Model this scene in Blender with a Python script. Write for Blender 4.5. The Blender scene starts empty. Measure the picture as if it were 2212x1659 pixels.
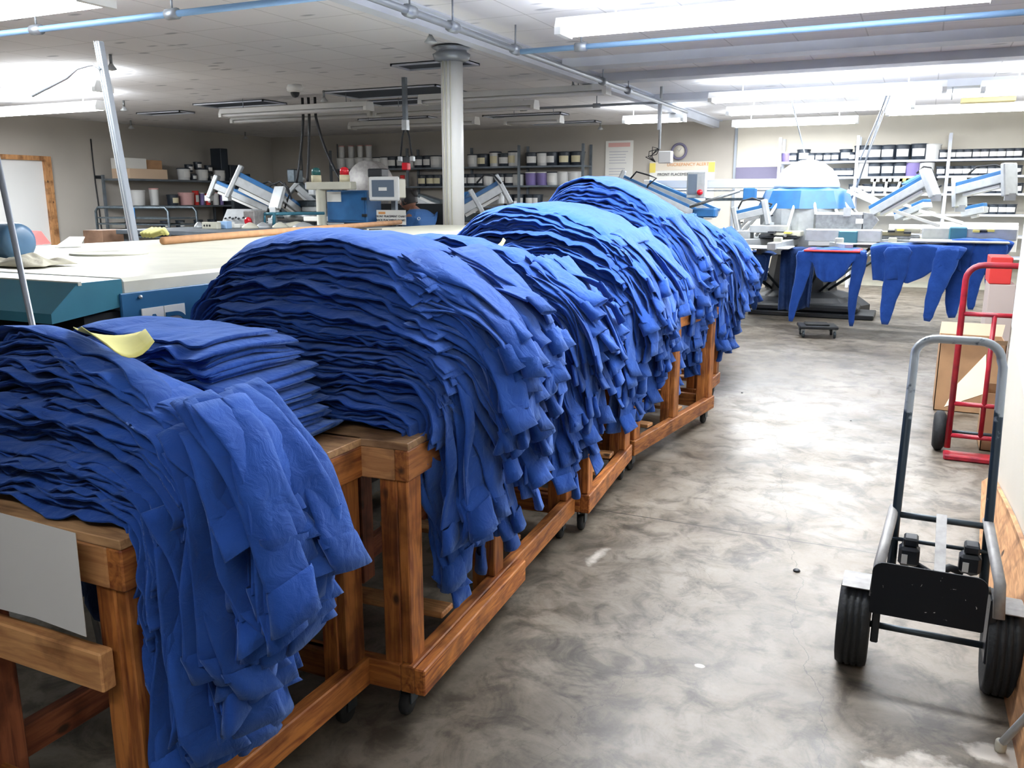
import bpy, math, random
import numpy as np
from mathutils import Vector, Matrix
from math import radians as RAD, sin, cos, pi, tau

S = bpy.context.scene
C = bpy.context.collection
random.seed(7)

# ------------------------------------------------------------------ camera
EYE = 1.55; PITCH = RAD(12.2); YAW = RAD(25.3); FPX = 1850.0
cam_data = bpy.data.cameras.new('camera')
cam_data.sensor_fit = 'HORIZONTAL'
cam_data.sensor_width = 36.0
cam_data.lens = 36.0 * FPX / 2212.0
cam_data.clip_start = 0.02; cam_data.clip_end = 100
cam = bpy.data.objects.new('camera', cam_data); C.objects.link(cam)
cam.location = (0, 0, EYE)
cam.rotation_euler = (pi / 2 - PITCH, 0, YAW)
S.camera = cam
# ------------------------------------------------------------------ view
S.view_settings.view_transform = 'Standard'
try: S.view_settings.look = 'None'
except Exception: pass
S.view_settings.gamma = 1.0
S.view_settings.use_curve_mapping = False
S.view_settings.exposure = 0.85
# ------------------------------------------------------------------ world
world = bpy.data.worlds.new('world'); S.world = world; world.use_nodes = True
wb = world.node_tree.nodes['Background']
wb.inputs[0].default_value = (0.35, 0.5, 1.0, 1); wb.inputs[1].default_value = 0.05
try:
    S.cycles.use_denoising = True
    S.cycles.max_bounces = 6; S.cycles.diffuse_bounces = 3; S.cycles.glossy_bounces = 3
    S.cycles.sample_clamp_indirect = 6
    S.cycles.caustics_reflective = False; S.cycles.caustics_refractive = False
except Exception: pass
CEIL = 3.0
# ------------------------------------------------------------------ lamps of the room (one just under each fixture, plus an added upward one)
def tube_and_fill_lamp(x, y, z, lx, ly, power, col=(0.93, 0.97, 1.0)):
    d = bpy.data.lights.new('tube_and_fill_light', 'AREA'); d.shape = 'RECTANGLE'
    d.size = lx; d.size_y = ly; d.energy = power; d.color = col
    o = bpy.data.objects.new('tube_and_fill_light', d); C.objects.link(o); o.location = (x, y, z)
    return o
# centre x, y, length along x, width, power, kind ('lit', 'off')
LIT = [(-1.15, 6.35, 2.9, .20, 48), (-1.15, 4.1, 2.9, .20, 52), (-0.5, -0.6, 2.6, .20, 1.5), (-1.25, 11.4, 2.7, .22, 42), (1.7, 11.6, 2.5, .2, 30),  # includes unseen lamps added over the nearest carts and behind the camera
       (-1.5, 13.2, 2.5, .2, 34), (0.6, 14.2, 2.5, .2, 48), (-2.1, 15.4, 2.0, .2, 48), (-4.05, 13.9, 1.0, .2, 62),
       (-9.9, 7.3, 2.6, .22, 115), (-11.6, 8.7, 2.6, .22, 75), (-6.0, 4.1, 2.4, .22, 36)]
LZ = 2.80
for (x, y, lx, ly, p) in LIT:
    tube_and_fill_lamp(x, y, LZ - .085, lx - .1, ly - .04, p)
    up = tube_and_fill_lamp(x, y, LZ + .075, lx - .1, ly - .04, p * .85); up.rotation_euler = (pi, 0, 0)   # added upward light above each housing, to brighten the ceiling

def px(x, y):
    """direction of the ray through a picture point"""
    r = Vector((cos(YAW), sin(YAW), 0)); w = Vector((-sin(YAW) * cos(PITCH), cos(YAW) * cos(PITCH), -sin(PITCH)))
    u = r.cross(w)
    return r * ((x - 1106) / FPX) + u * ((829.5 - y) / FPX) + w
def atz(x, y, z): d = px(x, y); t = (z - EYE) / d.z; return Vector((d.x * t, d.y * t, z))
def aty(x, y, Y): d = px(x, y); t = Y / d.y; return Vector((d.x * t, Y, EYE + d.z * t))
def atx(x, y, X): d = px(x, y); t = X / d.x; return Vector((X, d.y * t, EYE + d.z * t))

# ------------------------------------------------------------------ materials
def _new(name):
    m = bpy.data.materials.new(name); m.use_nodes = True
    nt = m.node_tree; b = nt.nodes['Principled BSDF']
    return m, nt, b
def mat(name, col, rough=.6, metal=0.0, noise=0.0, nscale=12.0, bump=0.0, bscale=60.0, emit=0.0, sheen=0.0, alpha=1.0, trans=0.0, dark=None):
    m, nt, b = _new(name)
    b.inputs['Base Color'].default_value = (*col, 1); b.inputs['Roughness'].default_value = rough
    b.inputs['Metallic'].default_value = metal
    if sheen: b.inputs['Sheen Weight'].default_value = sheen; b.inputs['Sheen Roughness'].default_value = .4
    if emit:
        b.inputs['Emission Color'].default_value = (*col, 1); b.inputs['Emission Strength'].default_value = emit
    if alpha < 1: b.inputs['Alpha'].default_value = alpha
    if trans: b.inputs['Transmission Weight'].default_value = trans
    tc = nt.nodes.new('ShaderNodeTexCoord')
    if noise:
        n = nt.nodes.new('ShaderNodeTexNoise'); n.inputs['Scale'].default_value = nscale; n.inputs['Detail'].default_value = 5
        nt.links.new(tc.outputs['Object'], n.inputs['Vector'])
        r = nt.nodes.new('ShaderNodeValToRGB'); d = dark or tuple(c * (1 - noise) for c in col)
        r.color_ramp.elements[0].position = .32; r.color_ramp.elements[1].position = .62
        r.color_ramp.elements[0].color = (*d, 1); r.color_ramp.elements[1].color = (*col, 1)
        nt.links.new(n.outputs['Fac'], r.inputs[0]); nt.links.new(r.outputs[0], b.inputs['Base Color'])
    if bump:
        n = nt.nodes.new('ShaderNodeTexNoise'); n.inputs['Scale'].default_value = bscale; n.inputs['Detail'].default_value = 4
        nt.links.new(tc.outputs['Object'], n.inputs['Vector'])
        bp = nt.nodes.new('ShaderNodeBump'); bp.inputs['Strength'].default_value = bump; bp.inputs['Distance'].default_value = .01
        nt.links.new(n.outputs['Fac'], bp.inputs['Height']); nt.links.new(bp.outputs[0], b.inputs['Normal'])
    return m
def wood(name, axis, light, dark, knot=(.05, .018, .006)):
    m, nt, b = _new(name); N = nt.nodes.new; L = nt.links.new
    tc = N('ShaderNodeTexCoord'); mp = N('ShaderNodeMapping')
    oi = N('ShaderNodeObjectInfo')
    sc = [9.0, 9.0, 9.0]; sc['xyz'.index(axis)] = 0.9
    mp.inputs['Scale'].default_value = sc
    ad = N('ShaderNodeVectorMath'); ad.operation = 'ADD'
    ml = N('ShaderNodeMath'); ml.operation = 'MULTIPLY'; ml.inputs[1].default_value = 37.0
    L(oi.outputs['Random'], ml.inputs[0]); cb = N('ShaderNodeCombineXYZ'); L(ml.outputs[0], cb.inputs[0]); L(ml.outputs[0], cb.inputs[2])
    L(tc.outputs['Object'], ad.inputs[0]); L(cb.outputs[0], ad.inputs[1]); L(ad.outputs[0], mp.inputs['Vector'])
    n1 = N('ShaderNodeTexNoise'); n1.inputs['Scale'].default_value = 5.0; n1.inputs['Detail'].default_value = 8; n1.inputs['Distortion'].default_value = 1.2
    L(mp.outputs[0], n1.inputs['Vector'])
    r1 = N('ShaderNodeValToRGB'); e = r1.color_ramp.elements
    e[0].position = .33; e[0].color = (*dark, 1); e[1].position = .62; e[1].color = (*light, 1)
    L(n1.outputs['Fac'], r1.inputs[0])
    # broad tone per board
    mx = N('ShaderNodeMix'); mx.data_type = 'RGBA'; mx.blend_type = 'MULTIPLY'
    hv = N('ShaderNodeHueSaturation'); mr = N('ShaderNodeMapRange'); mr.inputs['To Min'].default_value = .72; mr.inputs['To Max'].default_value = 1.2
    L(oi.outputs['Random'], mr.inputs['Value']); L(mr.outputs[0], hv.inputs['Value']); L(r1.outputs[0], hv.inputs['Color'])
    # knots
    vo = N('ShaderNodeTexVoronoi'); vo.inputs['Scale'].default_value = 4.6
    mp2 = N('ShaderNodeMapping'); s2 = [1.6, 1.6, 1.6]; s2['xyz'.index(axis)] = 1.0; mp2.inputs['Scale'].default_value = s2
    L(ad.outputs[0], mp2.inputs['Vector']); L(mp2.outputs[0], vo.inputs['Vector'])
    r2 = N('ShaderNodeValToRGB'); e = r2.color_ramp.elements; e[0].position = .075; e[0].color = (1, 1, 1, 1); e[1].position = .13; e[1].color = (0, 0, 0, 1)
    L(vo.outputs['Distance'], r2.inputs[0])
    m2 = N('ShaderNodeMix'); m2.data_type = 'RGBA'; L(r2.outputs[0], m2.inputs['Factor']); L(hv.outputs[0], m2.inputs['A']); m2.inputs['B'].default_value = (*knot, 1)
    # grime
    n3 = N('ShaderNodeTexNoise'); n3.inputs['Scale'].default_value = 7; n3.inputs['Detail'].default_value = 6; L(ad.outputs[0], n3.inputs['Vector'])
    r3 = N('ShaderNodeValToRGB'); e = r3.color_ramp.elements; e[0].position = .34; e[0].color = (.30, .24, .2, 1); e[1].position = .5; e[1].color = (1, 1, 1, 1)
    L(n3.outputs['Fac'], r3.inputs[0])
    mx.inputs['Factor'].default_value = .8; L(m2.outputs['Result'], mx.inputs['A']); L(r3.outputs[0], mx.inputs['B'])
    L(mx.outputs['Result'], b.inputs['Base Color'])
    b.inputs['Roughness'].default_value = .55
    bp = N('ShaderNodeBump'); bp.inputs['Strength'].default_value = .35; bp.inputs['Distance'].default_value = .004
    L(n1.outputs['Fac'], bp.inputs['Height']); L(bp.outputs[0], b.inputs['Normal'])
    return m
WOOD = {}
for ax in 'xyz':
    WOOD[ax] = wood('fir_' + ax, ax, (.56, .21, .05), (.23, .058, .016))
    WOOD[ax + 'l'] = wood('pale_pine_' + ax, ax, (.68, .36, .15), (.44, .19, .07))
    WOOD[ax + 'r'] = wood('red_fir_' + ax, ax, (.36, .11, .045), (.15, .04, .018))
def cloth(name, col, dark):
    m, nt, b = _new(name); N = nt.nodes.new; L = nt.links.new
    tc = N('ShaderNodeTexCoord'); oi = N('ShaderNodeObjectInfo')
    n = N('ShaderNodeTexNoise'); n.inputs['Scale'].default_value = 9; n.inputs['Detail'].default_value = 6; L(tc.outputs['Object'], n.inputs['Vector'])
    r = N('ShaderNodeValToRGB'); e = r.color_ramp.elements; e[0].position = .3; e[0].color = (*dark, 1); e[1].position = .7; e[1].color = (*col, 1)
    L(n.outputs['Fac'], r.inputs[0])
    hv = N('ShaderNodeHueSaturation'); mr = N('ShaderNodeMapRange'); mr.inputs['To Min'].default_value = .82; mr.inputs['To Max'].default_value = 1.12
    L(oi.outputs['Random'], mr.inputs['Value']); L(mr.outputs[0], hv.inputs['Value']); L(r.outputs[0], hv.inputs['Color'])
    L(hv.outputs[0], b.inputs['Base Color'])
    b.inputs['Roughness'].default_value = .92; b.inputs['Sheen Weight'].default_value = .6; b.inputs['Sheen Roughness'].default_value = .5
    b.inputs['Sheen Tint'].default_value = (.30, .48, 1, 1); b.inputs['Specular IOR Level'].default_value = .15
    n1 = N('ShaderNodeTexNoise'); n1.inputs['Scale'].default_value = 20; n1.inputs['Detail'].default_value = 6; n1.inputs['Distortion'].default_value = .8; L(tc.outputs['Object'], n1.inputs['Vector'])
    n2 = N('ShaderNodeTexNoise'); n2.inputs['Scale'].default_value = 420; n2.inputs['Detail'].default_value = 2; L(tc.outputs['Object'], n2.inputs['Vector'])
    b1 = N('ShaderNodeBump'); b1.inputs['Strength'].default_value = .42; b1.inputs['Distance'].default_value = .02; L(n1.outputs['Fac'], b1.inputs['Height'])
    b2 = N('ShaderNodeBump'); b2.inputs['Strength'].default_value = .25; b2.inputs['Distance'].default_value = .002; L(n2.outputs['Fac'], b2.inputs['Height']); L(b1.outputs[0], b2.inputs['Normal'])
    L(b2.outputs[0], b.inputs['Normal'])
    return m
M = dict(
    shirt=cloth('royal_blue_jersey', (.026, .096, .43), (.017, .066, .32)),
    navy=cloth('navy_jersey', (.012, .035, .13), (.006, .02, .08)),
    paper=mat('paper', (.86, .86, .82), .8), yellow=mat('yellow_paper', (.86, .82, .30), .8, noise=.15, nscale=5),
    white=mat('white_enamel', (.80, .81, .80), .4), offwhite=mat('cream_enamel', (.66, .65, .54), .45, noise=.12, nscale=6),
    steel=mat('grey_steel', (.34, .36, .37), .38, .75, noise=.35, nscale=18), dsteel=mat('dark_steel', (.07, .09, .105), .42, .6, noise=.4, nscale=20),
    alu=mat('aluminium', (.50, .53, .55), .42, .35, noise=.15, nscale=14), black=mat('black_enamel', (.012, .016, .022), .45, noise=.3, nscale=10),
    rubber=mat('rubber', (.014, .016, .018), .75, bump=.3), red=mat('red_enamel', (.46, .02, .035), .35, noise=.4, nscale=14, dark=(.22, .012, .03)),
    redcloth=mat('red_cloth', (.75, .05, .045), .8), blue=mat('blue_enamel', (.022, .14, .36), .45, noise=.2, nscale=8),
    teal=mat('teal_enamel', (.045, .20, .28), .4, noise=.15, nscale=7), drum=mat('slate_blue_enamel', (.075, .17, .29), .35, noise=.2, nscale=8),
    card=mat('cardboard', (.50, .29, .15), .8, noise=.15, nscale=9), cardl=mat('pale_cardboard', (.72, .54, .38), .8),
    kraft=mat('kraft_tube', (.62, .33, .16), .7, noise=.2, nscale=15), wallm=mat('cream_wall_paint', (.74, .70, .60), .75, noise=.08, nscale=1.2, bump=.05, bscale=90),
    wallb=mat('tan_wall_paint', (.50, .47, .42), .8, noise=.1, nscale=.8), shelf=mat('grey_shelf_metal', (.16, .19, .22), .5, .3, noise=.3, nscale=8),
    bucket=mat('black_plastic', (.025, .035, .05), .4), bucketw=mat('white_plastic', (.72, .73, .72), .45), label=mat('label_paper', (.80, .80, .78), .7),
    purple=mat('purple_plastic', (.20, .16, .38), .5), pink=mat('pink_plastic', (.72, .42, .40), .5), green=mat('green_plastic', (.12, .28, .10), .5), ylab=mat('cream_label', (.74, .68, .46), .7),
    skin=mat('skin', (.24, .11, .07), .6), hair=mat('dark_hair', (.008, .007, .008), .6), glass=mat('grey_screen', (.13, .17, .23), .3),
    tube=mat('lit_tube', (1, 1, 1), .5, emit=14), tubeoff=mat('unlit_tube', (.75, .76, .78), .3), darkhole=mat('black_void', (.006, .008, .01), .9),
    cord=mat('black_cord', (.012, .014, .018), .6), conduit=mat('grey_conduit', (.30, .33, .37), .4, .5), bpipe=mat('blue_pipe', (.26, .45, .72), .4, .1),
    beam=mat('beam_paint', (.62, .66, .74), .6, noise=.1, nscale=3), vent=mat('dark_vent_void', (.035, .05, .075), .7), rust=mat('rusted_paint', (.72, .68, .58), .7, noise=1, nscale=7, dark=(.30, .17, .08)),
    film=mat('translucent_film', (.92, .92, .92), .35, alpha=.93), rag=mat('cream_rag', (.70, .66, .52), .9, bump=.6, bscale=20), plum=mat('slate_purple_panel', (.16, .15, .23), .7),
    redlens=mat('red_lens', (.70, .015, .03), .25), greenlens=mat('green_lens', (.02, .12, .12), .25), gdisc=mat('grey_speckled_steel', (.36, .35, .34), .5, .2, noise=.25, nscale=30),
    ink=mat('dark_print', (.05, .05, .06), .7), inkr=mat('orange_print', (.75, .35, .12), .7), yel=mat('yellow_plastic', (.85, .7, .15), .5), brown=mat('old_brown_box', (.34, .20, .13), .8, noise=.4, nscale=10),
    ply=wood('plywood', 'x', (.50, .30, .15), (.28, .15, .07)), signblue=mat('sign_blue', (.008, .10, .24), .5), basew=wood('leaning_plywood', 'y', (.66, .36, .17), (.40, .19, .08)),
)
# ------------------------------------------------------------------ mesh builder
class MB:
    def __init__(s): s.v = []; s.f = []; s.mi = []; s.sm = []; s.cur = 0; s.mats = []
    def add(s, vs, fs, m=None, smooth=False, T=None):
        o = len(s.v)
        s.v += [tuple(T @ Vector(p)) if T else tuple(p) for p in vs]
        if m is not None:
            if m not in s.mats: s.mats.append(m)
            k = s.mats.index(m)
        else: k = 0
        for f in fs: s.f.append(tuple(o + i for i in f)); s.mi.append(k); s.sm.append(smooth)
        return s
    def box(s, a, b, m=None, T=None, ch=0.0):
        x0, y0, z0 = (min(a[i], b[i]) for i in range(3)); x1, y1, z1 = (max(a[i], b[i]) for i in range(3))
        if ch <= 0:
            vs = [(x0, y0, z0), (x1, y0, z0), (x1, y1, z0), (x0, y1, z0), (x0, y0, z1), (x1, y0, z1), (x1, y1, z1), (x0, y1, z1)]
            fs = [(0, 3, 2, 1), (4, 5, 6, 7), (0, 1, 5, 4), (1, 2, 6, 5), (2, 3, 7, 6), (3, 0, 4, 7)]
            return s.add(vs, fs, m, False, T)
        c = min(ch, (x1 - x0) * .45, (y1 - y0) * .45, (z1 - z0) * .45)
        vs = []; idx = {}
        for sx in (0, 1):
            for sy in (0, 1):
                for sz in (0, 1):
                    X = (x0, x1)[sx]; Y = (y0, y1)[sy]; Z = (z0, z1)[sz]
                    dx = c if sx == 0 else -c; dy = c if sy == 0 else -c; dz = c if sz == 0 else -c
                    idx[(sx, sy, sz)] = len(vs)
                    vs += [(X, Y + dy, Z + dz), (X + dx, Y, Z + dz), (X + dx, Y + dy, Z)]
        g = lambda sx, sy, sz, k: idx[(sx, sy, sz)] + k
        fs = [(g(0,0,0,0), g(0,0,1,0), g(0,1,1,0), g(0,1,0,0)), (g(1,0,0,0), g(1,1,0,0), g(1,1,1,0), g(1,0,1,0)),
              (g(0,0,0,1), g(1,0,0,1), g(1,0,1,1), g(0,0,1,1)), (g(0,1,0,1), g(0,1,1,1), g(1,1,1,1), g(1,1,0,1)),
              (g(0,0,0,2), g(0,1,0,2), g(1,1,0,2), g(1,0,0,2)), (g(0,0,1,2), g(1,0,1,2), g(1,1,1,2), g(0,1,1,2))]
        for sy in (0, 1):
            for sz in (0, 1):
                q = [g(0,sy,sz,1), g(1,sy,sz,1), g(1,sy,sz,2), g(0,sy,sz,2)]; fs.append(tuple(q if (sy + sz) % 2 else q[::-1]))
        for sx in (0, 1):
            for sz in (0, 1):
                q = [g(sx,0,sz,0), g(sx,1,sz,0), g(sx,1,sz,2), g(sx,0,sz,2)]; fs.append(tuple(q[::-1] if (sx + sz) % 2 else q))
        for sx in (0, 1):
            for sy in (0, 1):
                q = [g(sx,sy,0,0), g(sx,sy,1,0), g(sx,sy,1,1), g(sx,sy,0,1)]; fs.append(tuple(q if (sx + sy) % 2 else q[::-1]))
        for k, (sx, sy, sz) in enumerate(idx):
            q = [g(sx,sy,sz,0), g(sx,sy,sz,1), g(sx,sy,sz,2)]; fs.append(tuple(q if (sx + sy + sz) % 2 else q[::-1]))
        return s.add(vs, fs, m, False, T)
    def tube(s, pts, r, m=None, n=10, cap=True, closed=False, smooth=True, T=None, sx=1.0, sy=1.0):
        pts = [Vector(p) for p in pts]; k = len(pts)
        rs = r if isinstance(r, (list, tuple)) else [r] * k
        vs = []; up = None
        for i, p in enumerate(pts):
            if closed: d = pts[(i + 1) % k] - pts[i - 1]
            else: d = pts[min(i + 1, k - 1)] - pts[max(i - 1, 0)]
            d.normalize()
            if up is None:
                up = Vector((0, 0, 1)) if abs(d.z) < .9 else Vector((0, 1, 0))
            a = d.cross(up)
            if a.length < 1e-4: a = d.cross(Vector((1, 0, 0)))
            a.normalize(); b2 = a.cross(d).normalized(); up = b2
            for j in range(n):
                t = tau * j / n
                vs.append(p + a * cos(t) * rs[i] * sx + b2 * sin(t) * rs[i] * sy)
        fs = []
        for i in range(k if closed else k - 1):
            i2 = (i + 1) % k
            for j in range(n): fs.append((i * n + j, i * n + (j + 1) % n, i2 * n + (j + 1) % n, i2 * n + j))
        if cap and not closed:
            fs.append(tuple(range(n - 1, -1, -1))); fs.append(tuple((k - 1) * n + j for j in range(n)))
        return s.add(vs, fs, m, smooth, T)
    def cyl(s, p0, p1, r, m=None, n=16, r1=None, T=None):
        return s.tube([p0, p1], [r, r if r1 is None else r1], m, n, T=T)
    def lathe(s, prof, c=(0, 0, 0), m=None, n=20, T=None, smooth=True, axis='z'):
        vs = []
        for (r, z) in prof:
            for j in range(n):
                t = tau * j / n; p = (r * cos(t), r * sin(t), z)
                if axis == 'x': p = (z, r * cos(t), r * sin(t))
                if axis == 'y': p = (r * sin(t), z, r * cos(t))
                vs.append((p[0] + c[0], p[1] + c[1], p[2] + c[2]))
        k = len(prof); fs = []
        for i in range(k - 1):
            for j in range(n): fs.append((i * n + j, i * n + (j + 1) % n, (i + 1) * n + (j + 1) % n, (i + 1) * n + j))
        fs.append(tuple(range(n - 1, -1, -1))); fs.append(tuple((k - 1) * n + j for j in range(n)))
        return s.add(vs, fs, m, smooth, T)
    def beamlike(s, p0, p1, w, h, m=None, ch=0.0, roll=0.0):
        p0 = Vector(p0); p1 = Vector(p1); d = p1 - p0; L = d.length
        q = d.to_track_quat('X', 'Z'); T = Matrix.Translation(p0) @ q.to_matrix().to_4x4() @ Matrix.Rotation(roll, 4, 'X')
        return s.box((0, -w / 2, -h / 2), (L, w / 2, h / 2), m, T, ch)
    def poly(s, pts, thick, m=None):
        """flat polygon given a thickness vector"""
        t = Vector(thick); a = [Vector(p) for p in pts]; n = len(a)
        vs = a + [p + t for p in a]
        fs = [tuple(range(n)), tuple(range(2 * n - 1, n - 1, -1))] + [(i, n + i, n + (i + 1) % n, (i + 1) % n) for i in range(n)]
        return s.add(vs, fs, m)
    def build(s, name, m=None, parent=None, origin=None, smooth=None):
        me = bpy.data.meshes.new(name)
        v = np.array(s.v, dtype=float)
        if origin is None:
            if parent is not None: origin = None
            else: origin = ((v[:, 0].min() + v[:, 0].max()) / 2, (v[:, 1].min() + v[:, 1].max()) / 2, v[:, 2].min())
        if origin is not None: v = v - np.array(origin)
        elif parent is not None: v = v - np.array(wloc(parent))
        me.from_pydata(v.tolist(), [], s.f); me.update()
        ms = s.mats if s.mats else [m]
        if m is not None and s.mats: ms = s.mats
        for q in ms: me.materials.append(q if not isinstance(q, str) else M[q])
        me.polygons.foreach_set('material_index', s.mi)
        me.polygons.foreach_set('use_smooth', s.sm if smooth is None else [smooth] * len(s.f))
        o = bpy.data.objects.new(name, me); C.objects.link(o)
        if parent is not None: o.parent = parent
        elif origin is not None: o.location = origin
        return o
def wloc(o):
    l = Vector(o.location)
    while o.parent: o = o.parent; l = l + Vector(o.location)
    return tuple(l)
def tag(o, label=None, cat=None, group=None, kind=None):
    if label: o['label'] = label
    if cat: o['category'] = cat
    if group: o['group'] = group
    if kind: o['kind'] = kind
    return o
def thing(name, label, cat, loc, group=None):
    o = bpy.data.objects.new(name, None); C.objects.link(o); o.location = loc; o.empty_display_size = .1
    return tag(o, label, cat, group)
def copy_tree(o, loc, label=None, parent=None):
    c = o.copy(); C.objects.link(c); c.parent = parent
    if parent is None: c.location = loc
    if label: c['label'] = label
    for ch in list(o.children): copy_tree(ch, None, None, c)
    return c
def text(body, size, loc, rot, m, parent, name='lettering', depth=.002):
    cu = bpy.data.curves.new(name, 'FONT'); cu.body = body; cu.size = size; cu.extrude = depth; cu.align_x = 'CENTER'; cu.align_y = 'CENTER'
    cu.materials.append(m); o = bpy.data.objects.new(name, cu); C.objects.link(o); o.parent = parent
    dg = bpy.context.evaluated_depsgraph_get(); dg.update(); me = bpy.data.meshes.new_from_object(o.evaluated_get(dg)); bpy.data.objects.remove(o)
    o = bpy.data.objects.new(name, me); C.objects.link(o); o.parent = parent
    if not me.materials: me.materials.append(m)
    o.location = Vector(loc) - Vector(wloc(parent)); o.rotation_euler = rot
    return o
def struct(o): o['kind'] = 'structure'; return o
# value noise, vectorised
_rt = np.random.RandomState(11).rand(8192)
def vn(x, y=0., z=0., seed=0):
    x, y, z = np.broadcast_arrays(np.asarray(x, float), np.asarray(y, float), np.asarray(z, float))
    xi = np.floor(x).astype(np.int64); yi = np.floor(y).astype(np.int64); zi = np.floor(z).astype(np.int64)
    fx = x - xi; fy = y - yi; fz = z - zi
    fx = fx * fx * (3 - 2 * fx); fy = fy * fy * (3 - 2 * fy); fz = fz * fz * (3 - 2 * fz)
    def h(a, b, c): return _rt[(a * 1619 + b * 31337 + c * 6971 + seed * 1013) & 8191]
    r = 0
    for a in (0, 1):
        for b in (0, 1):
            for c in (0, 1):
                r = r + h(xi + a, yi + b, zi + c) * (fx if a else 1 - fx) * (fy if b else 1 - fy) * (fz if c else 1 - fz)
    return r * 2 - 1
# ================================================================== the room
XL, XR, YB, YF = -14.5, 3.2, 17.0, -4.0
def floor_mat():
    m, nt, b = _new('stained_concrete'); N = nt.nodes.new; L = nt.links.new
    tc = N('ShaderNodeTexCoord')
    def noise(scale, detail=6, dist=0.0, rough=.6):
        n = N('ShaderNodeTexNoise'); n.inputs['Scale'].default_value = scale; n.inputs['Detail'].default_value = detail
        n.inputs['Distortion'].default_value = dist; n.inputs['Roughness'].default_value = rough; L(tc.outputs['Object'], n.inputs['Vector']); return n
    def ramp(src, stops):
        r = N('ShaderNodeValToRGB'); e = r.color_ramp.elements
        e[0].position, e[1].position = stops[0][0], stops[-1][0]; e[0].color = (*stops[0][1], 1); e[1].color = (*stops[-1][1], 1)
        for p, c in stops[1:-1]:
            q = e.new(p); q.color = (*c, 1)
        L(src, r.inputs[0]); return r
    def mul(a, bb, f):
        x = N('ShaderNodeMix'); x.data_type = 'RGBA'; x.blend_type = 'MULTIPLY'; x.inputs['Factor'].default_value = f
        L(a, x.inputs['A']); L(bb, x.inputs['B']); return x.outputs['Result']
    base = ramp(noise(.9, 8, .6).outputs['Fac'], [(.3, (.12, .10, .076)), (.5, (.215, .185, .148)), (.72, (.32, .285, .24))])
    st = ramp(noise(3.6, 9, 1.0, .7).outputs['Fac'], [(.36, (.30, .29, .27)), (.47, (.78, .77, .74)), (.56, (1, 1, 1))])
    st2 = ramp(noise(6.5, 8, .8, .65).outputs['Fac'], [(.36, (.34, .32, .30)), (.50, (1, 1, 1))])
    sp = ramp(noise(60, 3).outputs['Fac'], [(.25, (.72, .72, .72)), (.5, (1, 1, 1))])
    c = mul(base.outputs[0], st.outputs[0], .85); c = mul(c, st2.outputs[0], .8); c = mul(c, sp.outputs[0], .5)
    sx = N('ShaderNodeSeparateXYZ'); L(tc.outputs['Object'], sx.inputs[0])
    def math(op, a, bb=None, clamp=False):
        q = N('ShaderNodeMath'); q.operation = op; q.use_clamp = clamp
        for i, v in enumerate((a, bb)):
            if v is None: continue
            if isinstance(v, (int, float)): q.inputs[i].default_value = v
            else: L(v, q.inputs[i])
        return q.outputs[0]
    # control joint across the aisle, wandering a little, and two hairline cracks
    nz = noise(2.2, 6).outputs['Fac']; nz2 = noise(1.3, 5).outputs['Fac']
    def crack(coord, pos, wob, width):
        d = math('ABSOLUTE', math('ADD', math('SUBTRACT', coord, pos), math('MULTIPLY', math('SUBTRACT', nz, .5), wob)))
        return math('LESS_THAN', d, width)
    j1 = crack(sx.outputs[1], 3.93, .05, .004)
    j2 = crack(math('ADD', sx.outputs[0], math('MULTIPLY', sx.outputs[1], .18)), .28, .25, .0016)
    j3 = crack(math('SUBTRACT', sx.outputs[0], math('MULTIPLY', sx.outputs[1], .1)), -1.05, .5, .0012)
    jj = math('MAXIMUM', j1, math('MAXIMUM', math('MULTIPLY', j2, .6), math('MULTIPLY', j3, .5)))
    mx = N('ShaderNodeMix'); mx.data_type = 'RGBA'; L(jj, mx.inputs['Factor']); L(c, mx.inputs['A']); mx.inputs['B'].default_value = (.035, .03, .026, 1); c = mx.outputs['Result']
    # whitish spill patches
    def patch(cx, cy, rx, ry, c, amt, nsrc):
        dx = math('DIVIDE', math('SUBTRACT', sx.outputs[0], cx), rx); dy = math('DIVIDE', math('SUBTRACT', sx.outputs[1], cy), ry)
        d = math('SQRT', math('ADD', math('MULTIPLY', dx, dx), math('MULTIPLY', dy, dy)))
        d = math('ADD', d, math('MULTIPLY', math('SUBTRACT', nsrc, .5), 2.6))
        k = math('MULTIPLY', math('SUBTRACT', 1.0, d), amt * 3, True)
        q = N('ShaderNodeMix'); q.data_type = 'RGBA'; L(k, q.inputs['Factor']); L(c, q.inputs['A']); q.inputs['B'].default_value = (.62, .58, .52, 1)
        return q.outputs['Result']
    n9 = noise(7, 8).outputs['Fac']
    c = patch(.17, 2.36, .16, .10, c, .8, n9); c = patch(.33, 2.55, .1, .06, c, .8, n9); c = patch(-1.18, 3.38, .035, .12, c, .6, n9)
    c = patch(-.55, 2.66, .02, .015, c, 1, n9)
    L(c, b.inputs['Base Color'])
    rr = ramp(noise(2.5, 7, .5).outputs['Fac'], [(.35, (.34, .34, .34)), (.65, (.52, .52, .52))]); L(rr.outputs[0], b.inputs['Roughness'])
    b.inputs['Specular IOR Level'].default_value = .5
    bp = N('ShaderNodeBump'); bp.inputs['Strength'].default_value = .12; bp.inputs['Distance'].default_value = .01
    L(noise(25, 8).outputs['Fac'], bp.inputs['Height']); L(bp.outputs[0], b.inputs['Normal'])
    return m
struct(MB().box((XL, YF, -.1), (XR, YB, 0)).build('floor', floor_mat(), origin=(0, 0, 0)))
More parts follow.
